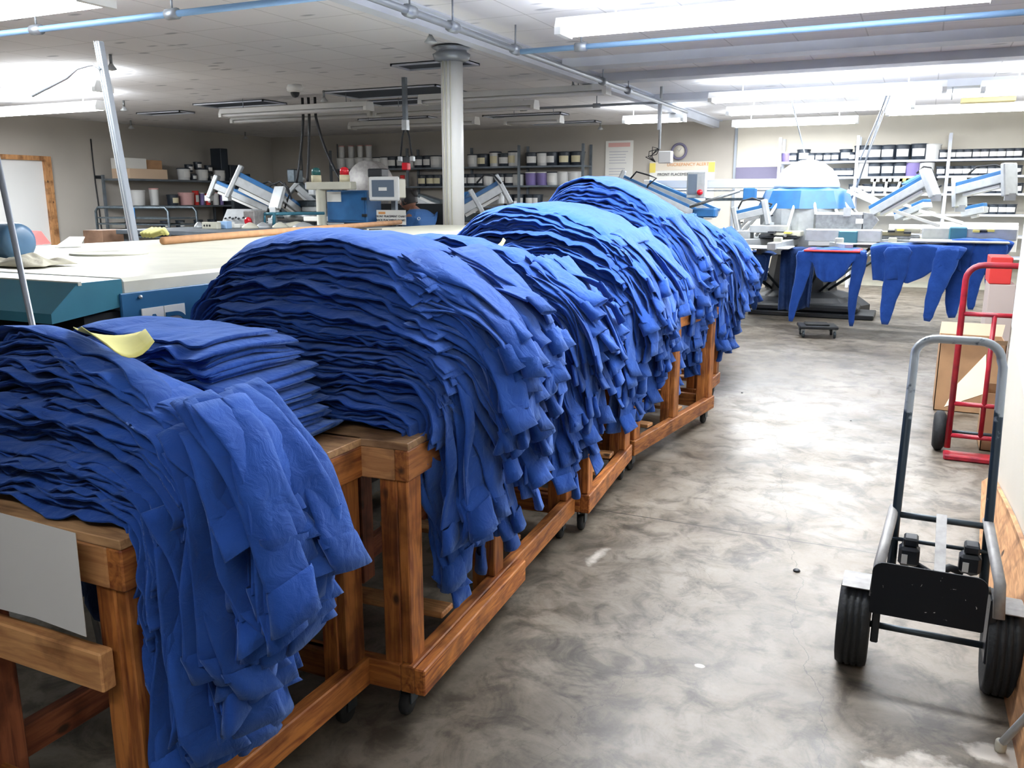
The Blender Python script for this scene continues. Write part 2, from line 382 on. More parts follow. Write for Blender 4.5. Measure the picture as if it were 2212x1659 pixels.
def ceil_mat():
    m, nt, b = _new('ceiling_tiles'); N = nt.nodes.new; L = nt.links.new
    tc = N('ShaderNodeTexCoord')
    br = N('ShaderNodeTexBrick'); br.offset = 0; br.inputs['Scale'].default_value = 1.0; br.inputs['Brick Width'].default_value = .61; br.inputs['Row Height'].default_value = .61
    br.inputs['Mortar Size'].default_value = .006; br.inputs['Color1'].default_value = (.82, .82, .86, 1); br.inputs['Color2'].default_value = (.86, .86, .89, 1); br.inputs['Mortar'].default_value = (.60, .60, .63, 1)
    L(tc.outputs['Object'], br.inputs['Vector'])
    vo = N('ShaderNodeTexVoronoi'); vo.inputs['Scale'].default_value = 1.6; L(tc.outputs['Object'], vo.inputs['Vector'])
    r = N('ShaderNodeValToRGB'); e = r.color_ramp.elements; e[0].position = .10; e[0].color = (.35, .37, .42, 1); e[1].position = .16; e[1].color = (1, 1, 1, 1)
    mp = N('ShaderNodeMapping'); mp.inputs['Scale'].default_value = (1, 2.6, 1); L(tc.outputs['Object'], mp.inputs['Vector']); L(mp.outputs[0], vo.inputs['Vector']); L(vo.outputs['Distance'], r.inputs[0])
    x = N('ShaderNodeMix'); x.data_type = 'RGBA'; x.blend_type = 'MULTIPLY'; x.inputs['Factor'].default_value = .7; L(br.outputs['Color'], x.inputs['A']); L(r.outputs[0], x.inputs['B'])
    L(x.outputs['Result'], b.inputs['Base Color']); b.inputs['Roughness'].default_value = .9
    return m
struct(MB().box((XL, YF, CEIL), (XR, YB, CEIL + .1)).build('ceiling', ceil_mat(), origin=(0, 0, CEIL)))
struct(MB().box((XL - .15, YF, 0), (XL, YB, CEIL)).build('wall_left', M['wallb']))
struct(MB().box((XL - .15, YB, 0), (-3.34, YB + .15, CEIL)).build('wall_back', M['wallb']))
struct(MB().box((-3.34, YB + .0, 0), (XR + .15, YB + .15, CEIL)).build('wall_rear', M['wallm']))
struct(MB().box((XR, YF, 0), (XR + .15, YB, CEIL)).build('wall_right', M['wallm']))
struct(MB().box((XL - .15, YF - .15, 0), (XR + .15, YF, CEIL)).build('wall_front', M['shelf']))
struct(MB().box((.45, YF, 0), (.58, 4.95, CEIL)).build('wall_partition', M['wallm']))
struct(MB().box((-3.37, YB - .03, 0), (-3.32, YB + .0, CEIL)).build('trim_1', M['conduit']))
struct(MB().box((-14.45, YB - .02, 0), (XR, YB, .1)).build('baseboard_back', M['offwhite']))
# seams on the tan walls
for i, (x, y) in enumerate([(-13.6, YB - .01), (-12.55, YB - .01)]):
    struct(MB().box((x - .012, y, 0), (x + .012, y + .01, 2.8)).build('trim_%d' % (i + 2), M['shelf']))
# bright door leaf with wooden casing in the left wall
struct(MB().box((XL, 8.8, 0), (XL + .04, 10.78, 2.22)).build('door_1', M['white']))
struct(MB().box((XL, 10.78, 0), (XL + .1, 10.92, 2.30), None).box((XL, 8.7, 2.22), (XL + .1, 10.78, 2.30)).build('trim_5', WOOD['zl']))
# big beam down the room and cross beams on the right
struct(MB().box((-3.80, YF, 2.87), (-3.68, YB, CEIL)).box((-3.86, YF, 2.985), (-3.62, YB, CEIL)).build('trim_6', M['beam']))
for i, y in enumerate((8.9, 10.1, 12.4)):
    struct(MB().box((-3.62, y, 2.91), (XR, y + .28, CEIL)).build('trim_%d' % (7 + i), M['beam']))
# white sheet pinned on the partition
o = MB().poly([(.448, 4.93, 2.6), (.448, 2.6, 2.6), (.448, 2.6, .42), (.448, 4.93, .93)], (-.004, 0, 0)).build('wall_sheet', M['white'])
tag(o, 'large white sheet pinned over the right partition wall, slanting lower edge', 'sheet')
# ---------------- ceiling fixtures
def fixture(x, y, lx, ly, lit, label, group, z=LZ, hang=True):
    t = thing('fluorescent_light', label, 'ceiling light', (x, y, z), group)
    prof = MB().poly([(x - lx / 2, y - ly / 2, z - .01), (x - lx / 2, y - ly / 2 + .03, z + .06), (x - lx / 2, y + ly / 2 - .03, z + .06), (x - lx / 2, y + ly / 2, z - .01)], (lx, 0, 0))
    prof.build('housing', M['white'], t)
    for s in (-1, 1):
        MB().cyl((x - lx / 2 + .05, y + s * ly * .26, z - .035), (x + lx / 2 - .05, y + s * ly * .26, z - .035), .022, n=10).build('tube', M['tube'] if lit else M['tubeoff'], t)
        MB().box((x + s * (lx / 2 - .025) - .025, y - ly / 2, z - .06), (x + s * (lx / 2 - .025) + .025, y + ly / 2, z - .01)).build('end_cap', M['white'], t)
    for s in (-1, 1):
        MB().cyl((x + s * lx * .35, y, z + .06), (x + s * lx * .35, y, CEIL + .001), .006, n=6).build('hanger', M['conduit'], t)
    return t
names = ['lit double tube ceiling light above the aisle, nearest the top right corner', 'added unseen double tube ceiling light over the nearest wooden carts', 'added unseen ceiling light over the near end of the aisle, behind the camera',
         'lit ceiling light above the dark printing press pallets', 'lit ceiling light at the far right edge of the room', 'lit ceiling light above the white dome of the press',
         'lit ceiling light near the far right shelves', 'lit ceiling light beside the back wall joint', 'short lit ceiling light just left of the long ceiling beam',
         'glaring lit ceiling light at the far left', 'second glaring lit ceiling light at the far left, farther back', 'lit ceiling light at the top left corner']
for (a, nm) in zip(LIT, names): fixture(a[0], a[1], a[2], a[3] + .04, True, nm, 'lit fluorescent ceiling lights')
OFF = [(-8.35, 10.3, 2.65, 'unlit white ceiling light over the dryer, left and nearest'), (-8.9, 11.15, 2.7, 'unlit white ceiling light, second row, left half'), (-6.2, 11.15, 2.6, 'unlit white ceiling light, second row, behind the column side'),
       (-4.75, 10.0, 2.55, 'unlit white ceiling light just right of the white column'), (-8.0, 12.95, 2.5, 'unlit white ceiling light, farthest row left of the column'), (-5.9, 13.3, 1.0, 'short unlit ceiling light right of the column, farthest row')]
for (x, y, lx, nm) in OFF: fixture(x, y, lx, .2, False, nm, 'unlit fluorescent ceiling lights')
# open dark ceiling panels
VENTS = [(-6.75, 10.5, 1.8, .85), (-7.3, 11.6, 1.2, .6), (-9.75, 10.75, 1.4, .55), (-11.9, 11.3, 1.0, .35), (-6.5, 14.3, 1.5, .4), (-6.45, 16.0, 1.4, .35), (-8.9, 13.9, 1.5, .35), (-9.6, 12.2, 1.3, .35), (-5.0, 8.6, .9, .4)]
VL = ['largest dark open ceiling panel, just left of the column', 'dark open ceiling panel behind the largest one, left of the column', 'dark open ceiling panel above the nearest unlit light', 'small dark ceiling panel near the left shelving', 'dark ceiling panel right of the column, nearer one', 'dark ceiling panel right of the column, farthest one', 'dark ceiling panel far back above the hanging hoses', 'dark ceiling panel left of the unlit lights', 'pale edged dark ceiling panel just right of the column collar']
for i, (x, y, lx, ly) in enumerate(VENTS):
    t = thing('ceiling_vent', VL[i], 'ceiling vent', (x, y, CEIL - .03), 'dark open ceiling panels')
    MB().box((x - lx / 2, y - ly / 2, CEIL - .012), (x + lx / 2, y + ly / 2, CEIL - .002)).build('opening', M['vent'], t)
    f = MB(); w = .02
    for a, b in (((-lx / 2, -ly / 2), (lx / 2, -ly / 2 + w)), ((-lx / 2, ly / 2 - w), (lx / 2, ly / 2)), ((-lx / 2, -ly / 2), (-lx / 2 + w, ly / 2)), ((lx / 2 - w, -ly / 2), (lx / 2, ly / 2))):
        f.box((x + a[0], y + a[1], CEIL - .03), (x + b[0], y + b[1], CEIL - .001))
    f.build('frame', M['beam'], t)
# sprinklers
def sprinkler(x, y, lab):
    t = thing('ceiling_sprinkler', lab, 'sprinkler', (x, y, CEIL - .14), 'ceiling sprinkler heads')
    MB().cyl((x, y, CEIL - .001), (x, y, CEIL - .09), .016, n=8).build('stem', M['steel'], t)
    MB().lathe([(.012, 0), (.05, .012), (.055, .02), (.03, .05), (.02, .07)], (x, y, CEIL - .16), n=12).build('cup', M['alu'], t)
SPR = [(240, 140, 'beside the tall grey post'), (268, 232, 'left, above the far left shelves'), (283, 272, 'farthest left near the wall'), (700, 212, 'left of the dark ceiling panels'), (930, 80, 'nearest, beside the column collar'),
       (1238, 185, 'between column and beam'), (1297, 274, 'far, above the bucket shelves'), (530, 295, 'far, near the left back corner')]
for (x, y, w) in SPR:
    p = atz(x, y, CEIL - .1); sprinkler(p.x, p.y, 'small ceiling sprinkler head ' + w)
# dome camera
p = atz(637, 192, CEIL - .05); t = thing('dome_camera', 'small white dome security camera on the tiled ceiling', 'camera', (p.x, p.y, CEIL - .1))
MB().lathe([(.04, -.0), (.10, .02), (.105, .06), (.09, .10)], (p.x, p.y, CEIL - .10), n=18).build('housing', M['white'], t)
MB().lathe([(.005, -.07), (.035, -.06), (.055, -.03), (.06, .0)], (p.x, p.y, CEIL - .09), n=16).build('lens_dome', M['black'], t)
# pipes
def pipe(name, lab, pts, r, m, clamps=(), cr=1.7, cl=.05):
    t = thing(name, lab, 'pipe', pts[0]); MB().tube(pts, r, n=10).build('pipe_run', m, t)
    for c in clamps:
        c = Vector(c); d = (Vector(pts[-1]) - Vector(pts[0])).normalized()
        MB().cyl(c - d * cl, c + d * cl, r * cr, n=10).build('coupling', M['conduit'], t)
        MB().cyl(c, (c.x, c.y, CEIL + .001), .008, n=6).build('hanger', M['conduit'], t)
    return t
pipe('sprinkler_pipe', 'blue sprinkler pipe crossing below the ceiling, left part', [(-14, 4.55, 2.8), (-3.3, 4.75, 2.8)], .022, M['bpipe'], [(-4.83, 4.72, 2.8), (-6.2, 4.7, 2.8)])
pipe('sprinkler_pipe', 'blue pipe running across below the bright right ceiling lights', [(-3.25, 7.05, 2.78), (XR, 7.05, 2.78)], .022, M['bpipe'], [(-2.7, 7.05, 2.78), (1.5, 7.05, 2.78)])
pipe('conduit_pipe', 'grey pipe running down the room beside the long ceiling beam', [(-3.3, YF, 2.8), (-3.3, 13.0, 2.8)], .025, M['conduit'], [(-3.3, 5.35, 2.8), (-3.3, 5.95, 2.8), (-3.3, 7.05, 2.8), (-3.3, 9.3, 2.8), (-3.3, 10.2, 2.8)])
pipe('conduit_pipe', 'thin grey conduit crossing from the column to the long beam', [(-6.3, 11.6, 2.8), (-3.3, 11.6, 2.8)], .018, M['conduit'], [(-5.3, 11.6, 2.8), (-4.2, 11.6, 2.8)])
# white column
t = thing('column', 'white round column with dark collar and rusty flared foot', 'column', (-4.30, 7.72, 0))
MB().cyl((-4.30, 7.72, 1.24), (-4.30, 7.72, 2.93), .108, n=28).build('shaft', M['white'], t)
g = MB()
for k in range(3):
    a = -1.9 + k * .35; g.cyl((-4.30 + .113 * cos(a), 7.72 + .113 * sin(a), 1.25), (-4.30 + .113 * cos(a), 7.72 + .113 * sin(a), 2.9), .006, n=6)
g.build('conduit_line', M['offwhite'], t)
MB().lathe([(.2, 0), (.2, 1.05), (.17, 1.17), (.13, 1.235), (.113, 1.25)], (-4.30, 7.72, 0), n=16).build('foot', M['rust'], t)
MB().lathe([(.115, -.07), (.17, -.05), (.185, 0), (.15, .02), (.15, .04), (.19, .06), (.13, .075)], (-4.30, 7.72, 2.92), n=20).build('collar', M['conduit'], t)
# hanging drops
p = aty(875, 235, 9.4); z0 = p.z
t = thing('power_drop', 'grey power drop hanging from the ceiling with red box and white plugs', 'power outlet', (p.x, 9.4, 1.9))
MB().box((p.x - .025, 9.375, 2.45), (p.x + .025, 9.425, CEIL)).build('mast', M['shelf'], t)
MB().box((p.x - .035, 9.365, 2.38), (p.x + .035, 9.435, 2.5)).build('bracket', M['alu'], t)
for s in (-1, 1): MB().tube([(p.x, 9.4, 2.45), (p.x + s * .05, 9.4, 2.3), (p.x + s * .09, 9.4, 2.02)], .012, n=8).build('cable', M['cord'], t)
MB().box((p.x - .05, 9.36, 1.9), (p.x + .04, 9.44, 1.99), ch=.01).build('outlet_box', M['redlens'], t)
for s in (-1, 1): MB().box((p.x + s * .09 - .025, 9.37, 2.0), (p.x + s * .09 + .025, 9.43, 2.07), ch=.01).build('plug', M['alu'], t)
MB().box((p.x - .05, 9.39, 1.99), (p.x + .05, 9.41, 2.06)).build('yoke', M['black'], t)
p = aty(1424, 330, 11.6)
t = thing('power_drop', 'white conduit drop with outlet and loose wires beside the long beam', 'power outlet', (p.x, 11.6, 2.0))
MB().cyl((p.x, 11.6, p.z + .05), (p.x, 11.6, CEIL), .018, n=8).build('mast', M['alu'], t)
MB().box((p.x - .03, 11.57, 2.45), (p.x - .0, 11.63, 2.85)).build('bracket', M['beam'], t)
MB().box((p.x - .0, 11.55, p.z - .14), (p.x + .18, 11.65, p.z + .02), ch=.01).build('outlet_box', M['white'], t)
for k in range(5):
    a = k * 1.3; MB().tube([(p.x, 11.6, p.z + .05), (p.x - .08 - .06 * cos(a), 11.6, p.z + .02 + .06 * sin(a)), (p.x - .15 + .05 * sin(a), 11.62, p.z - .05), (p.x - .05, 11.6, p.z - .12)], .006, n=6).build('wire', M['cord'], t)
# hoses hanging to the left press
for (x0, y0, x1, y1, xm) in ((655, 252, 640, 395, 652), (668, 252, 664, 392, 668), (682, 252, 738, 392, 700)):
    a = aty(x0, y0, 10.6); b = aty(x1, y1, 10.6); m_ = aty(xm, (y0 + y1) / 2 + 10, 10.6)
    pts = [(1 - k / 12) ** 2 * a + 2 * (k / 12) * (1 - k / 12) * m_ + (k / 12) ** 2 * b for k in range(13)]
    pts = [Vector((a.x, a.y, CEIL))] + pts
    o = MB().tube(pts, .02, n=8).build('air_hose', M['cord']); tag(o, {655: 'leftmost of three black hoses hanging to the left press', 668: 'middle of three black hoses hanging to the left press', 682: 'rightmost black hose curving down to the red beacon'}[x0], 'hose', 'black hoses hanging from the ceiling')
# ================================================================== wooden rolling carts
TOP = .88
def cart(label, ox, oy, yaw, width, length, mid_leg=None, shelfbar=False, left_legs=(), tone='', slats=(.35, .6), rail2=None, legs=True, end_rail=True):
    """ox, oy: aisle side front corner on the floor plan; local u to the left is negative"""
    T = Matrix.Translation((ox, oy, 0)) @ Matrix.Rotation(yaw, 4, 'Z')
    t = thing('rolling_cart', label, 'wooden cart', T @ Vector((-width / 2, length / 2, 0)), 'wooden rolling carts')
    W = width; Ln = length
    ply = MB().box((-W, 0, TOP - .022), (0, Ln, TOP), T=T, ch=.002); ply.build('tabletop', M['ply'], t)
    def board(name, a, b, ax, tn=''): MB().box(a, b, T=T, ch=.004).build(name, WOOD[ax + tn], t)
    board('apron', (-W, 0, TOP - .115), (-.045, .04, TOP - .022), 'x', 'l'); board('apron', (-W, Ln - .04, TOP - .115), (-.045, Ln, TOP - .022), 'x')
    board('apron', (-.045, 0, TOP - .115), (0, Ln, TOP - .022), 'y', 'r' if tone == 'r' else ''); board('apron', (-W, .04, TOP - .115), (-W + .04, Ln - .04, TOP - .022), 'y')
    # legs: doubled boards
    ys = [.012, Ln - .10] + ([mid_leg] if mid_leg else [])
    for y in ys:
        board('leg', (-.102, y, .10), (-.045, y + .085, TOP - .022 if y != ys[1] else TOP - .022), 'z', tone)
        board('leg', (-.046, y + .002, .19), (-.012, y + .088, TOP - .116), 'z', '')
    for y in (ys[:2] if not left_legs else left_legs):
        board('leg', (-W + .042, y, .10), (-W + .13, y + .085, TOP - .115), 'z', 'r')
    # base
    board('base_rail', (-.046, 0, .10), (0, Ln, .19), 'y', '')
    board('base_rail', (-W, 0, .10), (-W + .042, Ln, .19), 'y', 'r')
    board('base_crossbar', (-W + .042, .0, .10), (-.046, .04, .19), 'x', 'r' if tone == 'r' else '')
    board('base_crossbar', (-W + .042, Ln - .04, .10), (-.046, Ln, .19), 'x', '')
    for y in slats: board('slat', (-W + .0, y, .19), (-.05, y + .085, .212), 'x', 'l')
    if rail2: board('base_rail', (.0, rail2[0], .10), (.035, rail2[1], .18), 'y', '')
    if shelfbar: board('crossbar', (-W + .0, -.035, .545), (-.05, .0, .635), 'x', 'l')
    for (u, v) in ((-.05, .06), (-.05, Ln - .06), (-W + .05, .06), (-W + .05, Ln - .06)):
        c = MB().box((u - .035, v - .035, .094), (u + .035, v + .035, .10), T=T).box((u - .02, v - .024, .04), (u - .016, v + .02, .095), T=T).box((u + .016, v - .024, .04), (u + .02, v + .02, .095), T=T).cyl((u, v, .08), (u, v, .096), .016, n=10, T=T)
        co = c.build('caster', M['dsteel'], t)
        MB().lathe([(.01, -.013), (.034, -.013), (.038, -.008), (.038, .008), (.034, .013), (.01, .013)], (0, 0, 0), n=18, axis='x', T=T @ Matrix.Translation((u, v - .012, .038))).build('wheel', M['rubber'], co)
    return t
CARTS = [
    cart('nearest wooden cart at the lower left with a translucent sheet on its front', -1.40, 1.12, RAD(0), .66, .84, shelfbar=True, tone='', slats=()),
    cart('second wooden cart, its corner post jutting out toward the aisle, pale slats below', -1.25, 1.96, RAD(4), .66, 1.62, mid_leg=.66, left_legs=(.06, .60, 1.3), tone='', slats=(.30, .95), rail2=None),
    cart('third wooden cart whose front corner juts into the aisle near the floor joint', -1.30, 3.60, RAD(5), .66, .92, slats=(.3, .6), tone='', shelfbar=False, mid_leg=.78),
    cart('fourth wooden cart, turned slightly outward, behind the third one', -1.385, 4.58, RAD(-6.5), .66, 1.38, mid_leg=.62, slats=(.3, .8)),
    cart('fifth wooden cart half hidden behind the fourth one', -1.37, 6.1, RAD(0), .66, .72, slats=(.3,)),
    cart('farthest wooden cart under the dark end of the row of shirts', -1.83, 8.6, RAD(0), .66, 1.3, slats=(.3,)),
]
# doubled light board screwed on the second cart's rail, spacer board under the third cart
T2 = Matrix.Translation((-1.25, 1.96, 0)) @ Matrix.Rotation(RAD(4), 4, 'Z')
MB().box((-.0, .0, .10), (.036, .86, .185), T=T2, ch=.004).build('outer_rail', WOOD['y'], CARTS[1])
T3 = Matrix.Translation((-1.30, 3.60, 0)) @ Matrix.Rotation(RAD(5), 4, 'Z')
MB().box((-.25, -.04, .53), (-.06, -.005, .60), T=T3, ch=.004).build('crossbar', WOOD['x'], CARTS[2])
MB().box((-.16, .86, .10), (-.115, .93, .80), T=T3, ch=.004).build('leg', WOOD['z'], CARTS[2])

# ================================================================== stacks of shirts
SHIRT_N = [0]
def make_path(P, t, k):
    """2D centre line (u, w) of one layer from the left end to the sleeve tips"""
    uC = P['uC']; a = (P['uR'] - uC) + P['ax'] * t ** .8 + .012; b = P['h'] * t + .012
    p = 6 + (P.get('p', 2.35) - 6) * t ** .45
    th = np.linspace(0, pi / 2, 60)
    u = uC + a * np.sin(th) ** (2 / p); w = P['z'] + b * np.cos(th) ** (2 / p)
    hang = np.linspace(0, 1.0, 30)[1:]
    lean = P.get('lean', .10) * t
    u2 = u[-1] - lean * hang; w2 = w[-1] - hang
    R = np.stack([np.r_[u, u2], np.r_[w, w2]], 1)
    aL = (uC - P['uL']) + P['aLx'] * t + .01; pL = 5 + (P.get('pL', 2.3) - 5) * t ** .5
    ul = uC - aL * np.sin(th) ** (2 / pL); wl = P['z'] + b * np.cos(th) ** (2 / pL)
    Lh = np.linspace(0, .5, 16)[1:]
    Lp = np.stack([np.r_[ul, ul[-1] + 0 * Lh], np.r_[wl, wl[-1] - Lh]], 1)
    def resample(A, L, n):
        d = np.r_[0, np.cumsum(np.hypot(*np.diff(A, axis=0).T))]
        s = np.linspace(0, min(L, d[-1]), n)
        return np.stack([np.interp(s, d, A[:, 0]), np.interp(s, d, A[:, 1])], 1)
    return R, Lp, resample
def frame_pts(P, UV):
    """local (u, v, w) -> world"""
    ca, sa = cos(P['yaw']), sin(P['yaw'])
    u, v, w = UV[..., 0] - P['ox'], UV[..., 1] - P['oy'], UV[..., 2]
    return np.stack([P['ox'] + u * ca - v * sa, P['oy'] + u * sa + v * ca, w], -1)
def grid_faces(nr, nc, wrap_c=True):
    i = np.arange(nr - 1)[:, None]; j = np.arange(nc if wrap_c else nc - 1)[None, :]
    a = i * nc + j; b = i * nc + (j + 1) % nc; c = (i + 1) * nc + (j + 1) % nc; d = (i + 1) * nc + j
    return np.stack([a, b, c, d], -1).reshape(-1, 4)
def fast_mesh(name, V, F, m, parent=None, origin=None, extra=None):
    me = bpy.data.meshes.new(name); V = V.reshape(-1, 3)
    if origin is not None: V = V - np.array(origin)
    nf = len(F); ne = 0 if extra is None else len(extra)
    me.vertices.add(len(V)); me.vertices.foreach_set('co', V.astype(np.float32).ravel())
    loops = F.ravel(); starts = np.arange(nf) * 4; tot = np.full(nf, 4)
    if extra:
        for e in extra:
            starts = np.r_[starts, len(loops)]; tot = np.r_[tot, len(e)]; loops = np.r_[loops, np.array(e)]
    me.loops.add(len(loops)); me.loops.foreach_set('vertex_index', loops.astype(np.int32))
    me.polygons.add(len(starts)); me.polygons.foreach_set('loop_start', starts.astype(np.int32)); me.polygons.foreach_set('loop_total', tot.astype(np.int32))
    me.polygons.foreach_set('use_smooth', np.ones(len(starts), bool)); me.update(calc_edges=True)
    me.materials.append(m)
    o = bpy.data.objects.new(name, me); C.objects.link(o)
    if parent is not None: o.parent = parent
    return o
def disp(P, s, v, k, wk=1.0):
    """normal displacement shared by neighbouring layers plus small own wrinkles"""
    sd = P['seed']; q = k * P.get('coh', .16)
    big = vn(s * 3.1, v * 2.0, q, sd) * .022 * wk
    mid = vn(s * 9.5 + v * 2, v * 4, k * .42, sd + 1) * .0105
    sm = vn(s * 21, v * 8, k * .9, sd + 2) * .0040 + vn(s * 43, v * 14, k * 1.2, sd + 3) * .0016
    return big + mid + sm
def stack(P):
    n = P['n']; rs = np.random.RandomState(P['seed'])
    out = []
    for k in range(n):
        t = (k + .5) / n; t2 = P.get('hp', 1.0)
        R, Lp, rsm = make_path(P, t ** t2, k)
        LR = P['LR'] * (1 + rs.uniform(-.05, .05)) + P.get('LRt', 0) * t; LL = P['LL'] * (1 + rs.uniform(-.12, .12)) + P.get('LLt', 0) * t
        slen = P['sleeve']; body = LR - slen * .62
        nR = 84 if n > 20 else 60; nL = 36
        right = rsm(R, body, nR); left = rsm(Lp, LL, nL)[::-1]
        line = np.r_[left[:-1], right]; sarr = np.r_[np.linspace(-LL, 0, nL)[:-1], np.linspace(0, body, nR)]
        tan = np.gradient(line, axis=0); tan /= np.hypot(*tan.T)[:, None] + 1e-9
        nor = np.stack([-tan[:, 1], tan[:, 0]], 1)
        top = n - k <= 5
        nv = 30 if top else 11
        pitch = P['h'] / n; th = min(.0095, pitch * .66)
        V0 = P['v0'] + P.get('vlean', .05) * t + rs.uniform(-.022, .022); V1 = P['v1'] - .03 * t + rs.uniform(-.04, .04)
        if k < n - 1 and rs.rand() < .12: V0 -= rs.uniform(.01, .04)
        # cross-section loop: v fraction and thickness offset (two hems at the front edge)
        vf = np.linspace(0, 1, nv) ** 1.35
        loop_v = [*(vf), 1.0, .93, .5, .12, .03]
        loop_e = [0] * nv + [.006, 0, 0, 0, 0]
        loop_h = [1.0] * nv + [.5, 0, 0, 0, 0]
        front = [(-.008, .12), (-.014, .28), (-.002, .46), (-.001, .54), (-.015, .72), (-.011, .90)]
        loop_v += [0] * 6; loop_e += [f[0] for f in front]; loop_h += [f[1] for f in front]
        loop_v = np.array(loop_v); loop_e = np.array(loop_e); loop_h = np.array(loop_h)
        S_ = sarr[:, None]
        edge0 = V0 + vn(S_ * 4.0, 0, k * .8, P['seed'] + 5) * .020 + vn(S_ * 17, 0, k * 1.3, P['seed'] + 6) * .008
        edge1 = V1 + vn(S_ * 5.0, 3, k * .8, P['seed'] + 7) * .025
        vv = edge0 + (edge1 - edge0) * loop_v[None, :] + loop_e[None, :] * (1 + .6 * vn(S_ * 9, 0, k * 2.1, P['seed'] + 8)) 
        d = disp(P, S_, vv, k, P.get('wk', 1.0))
        # layers lie closer together / sag near the front and back edge
        near = np.exp(-(vv - V0) / .06).clip(0, 1.3)
        d = d - near * P.get('droop', .022) * t + near * (vn(S_ * 14, 0, k * .5, P['seed'] + 9) * .010 + vn(S_ * 33, 0, k * .8, P['seed'] + 19) * .005)
        vback = np.exp(-(V1 - vv) / .10).clip(0, 1.3); d = d - vback * .10 * t * P.get('bk', 1.0)
        puff = 1 + .55 * vn(S_ * 7, vv * 3, k * 1.7, P['seed'] + 10)
        d = d + loop_h[None, :] * th * puff
        if k == n - 1: d = d + 0.006
        uu = line[:, 0][:, None] + nor[:, 0][:, None] * d; ww = line[:, 1][:, None] + nor[:, 1][:, None] * d
        if 'umin' in P:
            uu = np.where(uu < P['umin'], P['umin'] + (uu - P['umin']) * .12, uu)
        W = frame_pts(P, np.stack([uu, vv + 0 * uu, ww], -1))
        nr, nc = uu.shape
        F = grid_faces(nr, nc)
        org = tuple(W.reshape(-1, 3).mean(0))
        e0 = list(range(nc))[::-1]; e1 = [(nr - 1) * nc + j for j in range(nc)]
        lab = P['label'] if k < n - 1 else P['toplabel']
        o = fast_mesh('folded_shirt' if P.get('flat') else 'long_sleeve_shirt', W, F[:, ::-1], M['shirt'], origin=org, extra=[e0[::-1], e1[::-1]])
        o.location = org; tag(o, lab, 'shirt', P['group']); out.append(o)
        if P.get('flat'): continue
        # sleeves: flattened tubes continuing over the hanging side, each with a cuff
        for sidx, cf in enumerate((.27, .74)):
            ns = 16; s0 = body - .10; stag = rs.rand() < .35 and P.get('st0', .15) < t < P.get('st1', 2); s1 = LR + (rs.uniform(-.20, -.06) if stag else rs.uniform(-.05, .08))
            full = rsm(R, s1, 90); sf = np.linspace(0, min(s1, 9), 90)
            ss = np.linspace(s0, s1, ns); tau_ = np.linspace(0, 1, ns)
            cu = np.interp(ss, sf, full[:, 0]); cw = np.interp(ss, sf, full[:, 1])
            tn = np.gradient(np.stack([cu, cw], 1), axis=0); tn /= np.hypot(*tn.T)[:, None] + 1e-9
            nn = np.stack([-tn[:, 1], tn[:, 0]], 1)
            Wd = (V1 - V0)
            c0 = V0 + Wd * cf + rs.uniform(-.04, .04)
            drift = rs.uniform(-.13, .13) * (Wd / .8) if rs.rand() > .25 else rs.uniform(-.2, .2) * Wd
            cv = c0 + drift * tau_ ** 1.4 + vn(tau_ * 3, k * 1.1, sidx, P['seed'] + 12) * .02
            cv = np.clip(cv, V0 + .02, V1 + .0)
            cwd = P.get('cuffw', .046) * rs.uniform(.85, 1.2); hw = Wd * .25 + (cwd * 1.12 - Wd * .25) * tau_ ** .85
            flick = rs.uniform(0, 1) ** 1.5 * P.get('flick', .075)
            lift = (flick + (.022 if stag else 0)) * tau_ ** 2.4 + .004
            thk = .005 + .005 * tau_ + .004 * vn(tau_ * 5, k, sidx, P['seed'] + 13)
            m_ = 14; ang = np.linspace(0, tau, m_, endpoint=False)
            def ringset(cu, cw, cv, hw, thk, lift, kk, tw):
                ca = np.cos(ang)[None, :]; sa = np.sin(ang)[None, :]
                lat = hw[:, None] * np.sign(ca) * np.abs(ca) ** .8
                rip = vn(lat * 26 + kk, tau_[:len(hw), None] * 2.2, kk * 1.3, P['seed'] + 14) * .013 * (hw[:, None] / .06).clip(.7, 1.8)
                hh = thk[:, None] * sa + lift[:, None] + rip + lat * tw
                u = cu[:, None] + nn_[:, 0][:, None] * hh; w = cw[:, None] + nn_[:, 1][:, None] * hh
                return np.stack([u, cv[:, None] + lat + 0 * u, w], -1)
            nn_ = nn; tw = rs.uniform(-.35, .35) * tau_[:, None]
            dd = disp(P, ss[:, None], cv[:, None], k)[:, 0] * .6
            rings = ringset(cu, cw, cv, hw, thk, lift + dd + th, k + sidx * 50, tw)
            Wp = frame_pts(P, rings); F2 = grid_faces(ns, m_)
            so = fast_mesh('sleeve', Wp, F2[:, ::-1], M['shirt'], parent=o, origin=org, extra=[list(range(m_))])
            # cuff: straight ribbed band at its own small angle, open at the end
            L_c = rs.uniform(.06, .085); j = ns - 1
            tdir = tn[j]; ndir = nn[j]; ang_c = rs.uniform(-.15, .55); bend = rs.uniform(-.5, .5)
            cd = tdir * cos(ang_c) + ndir * sin(ang_c); cn = ndir * cos(ang_c) - tdir * sin(ang_c)
            nc_ = 6; fr = np.array([-.12, 0, .5, 1.0, 1.0, .55]); wsc = np.array([.96, .99, .97, 1.0, .95, .9]); tsc = np.array([.9, 1.15, 1.2, 1.5, 1.0, .7]) * rs.uniform(.6, 1.9)
            base = np.array([cu[j] + ndir[0] * (lift[j] + dd[j] + th), cw[j] + ndir[1] * (lift[j] + dd[j] + th)])
            cc = base[None, :] + cd[None, :] * (fr * L_c)[:, None]
            ccv = cv[j] + bend * fr * L_c
            lat = (hw[j] * wsc)[:, None] * (np.sign(np.cos(ang)) * np.abs(np.cos(ang)) ** .55)[None, :]
            rip = vn(lat * 22, k * 1.7, sidx, P['seed'] + 15) * .010
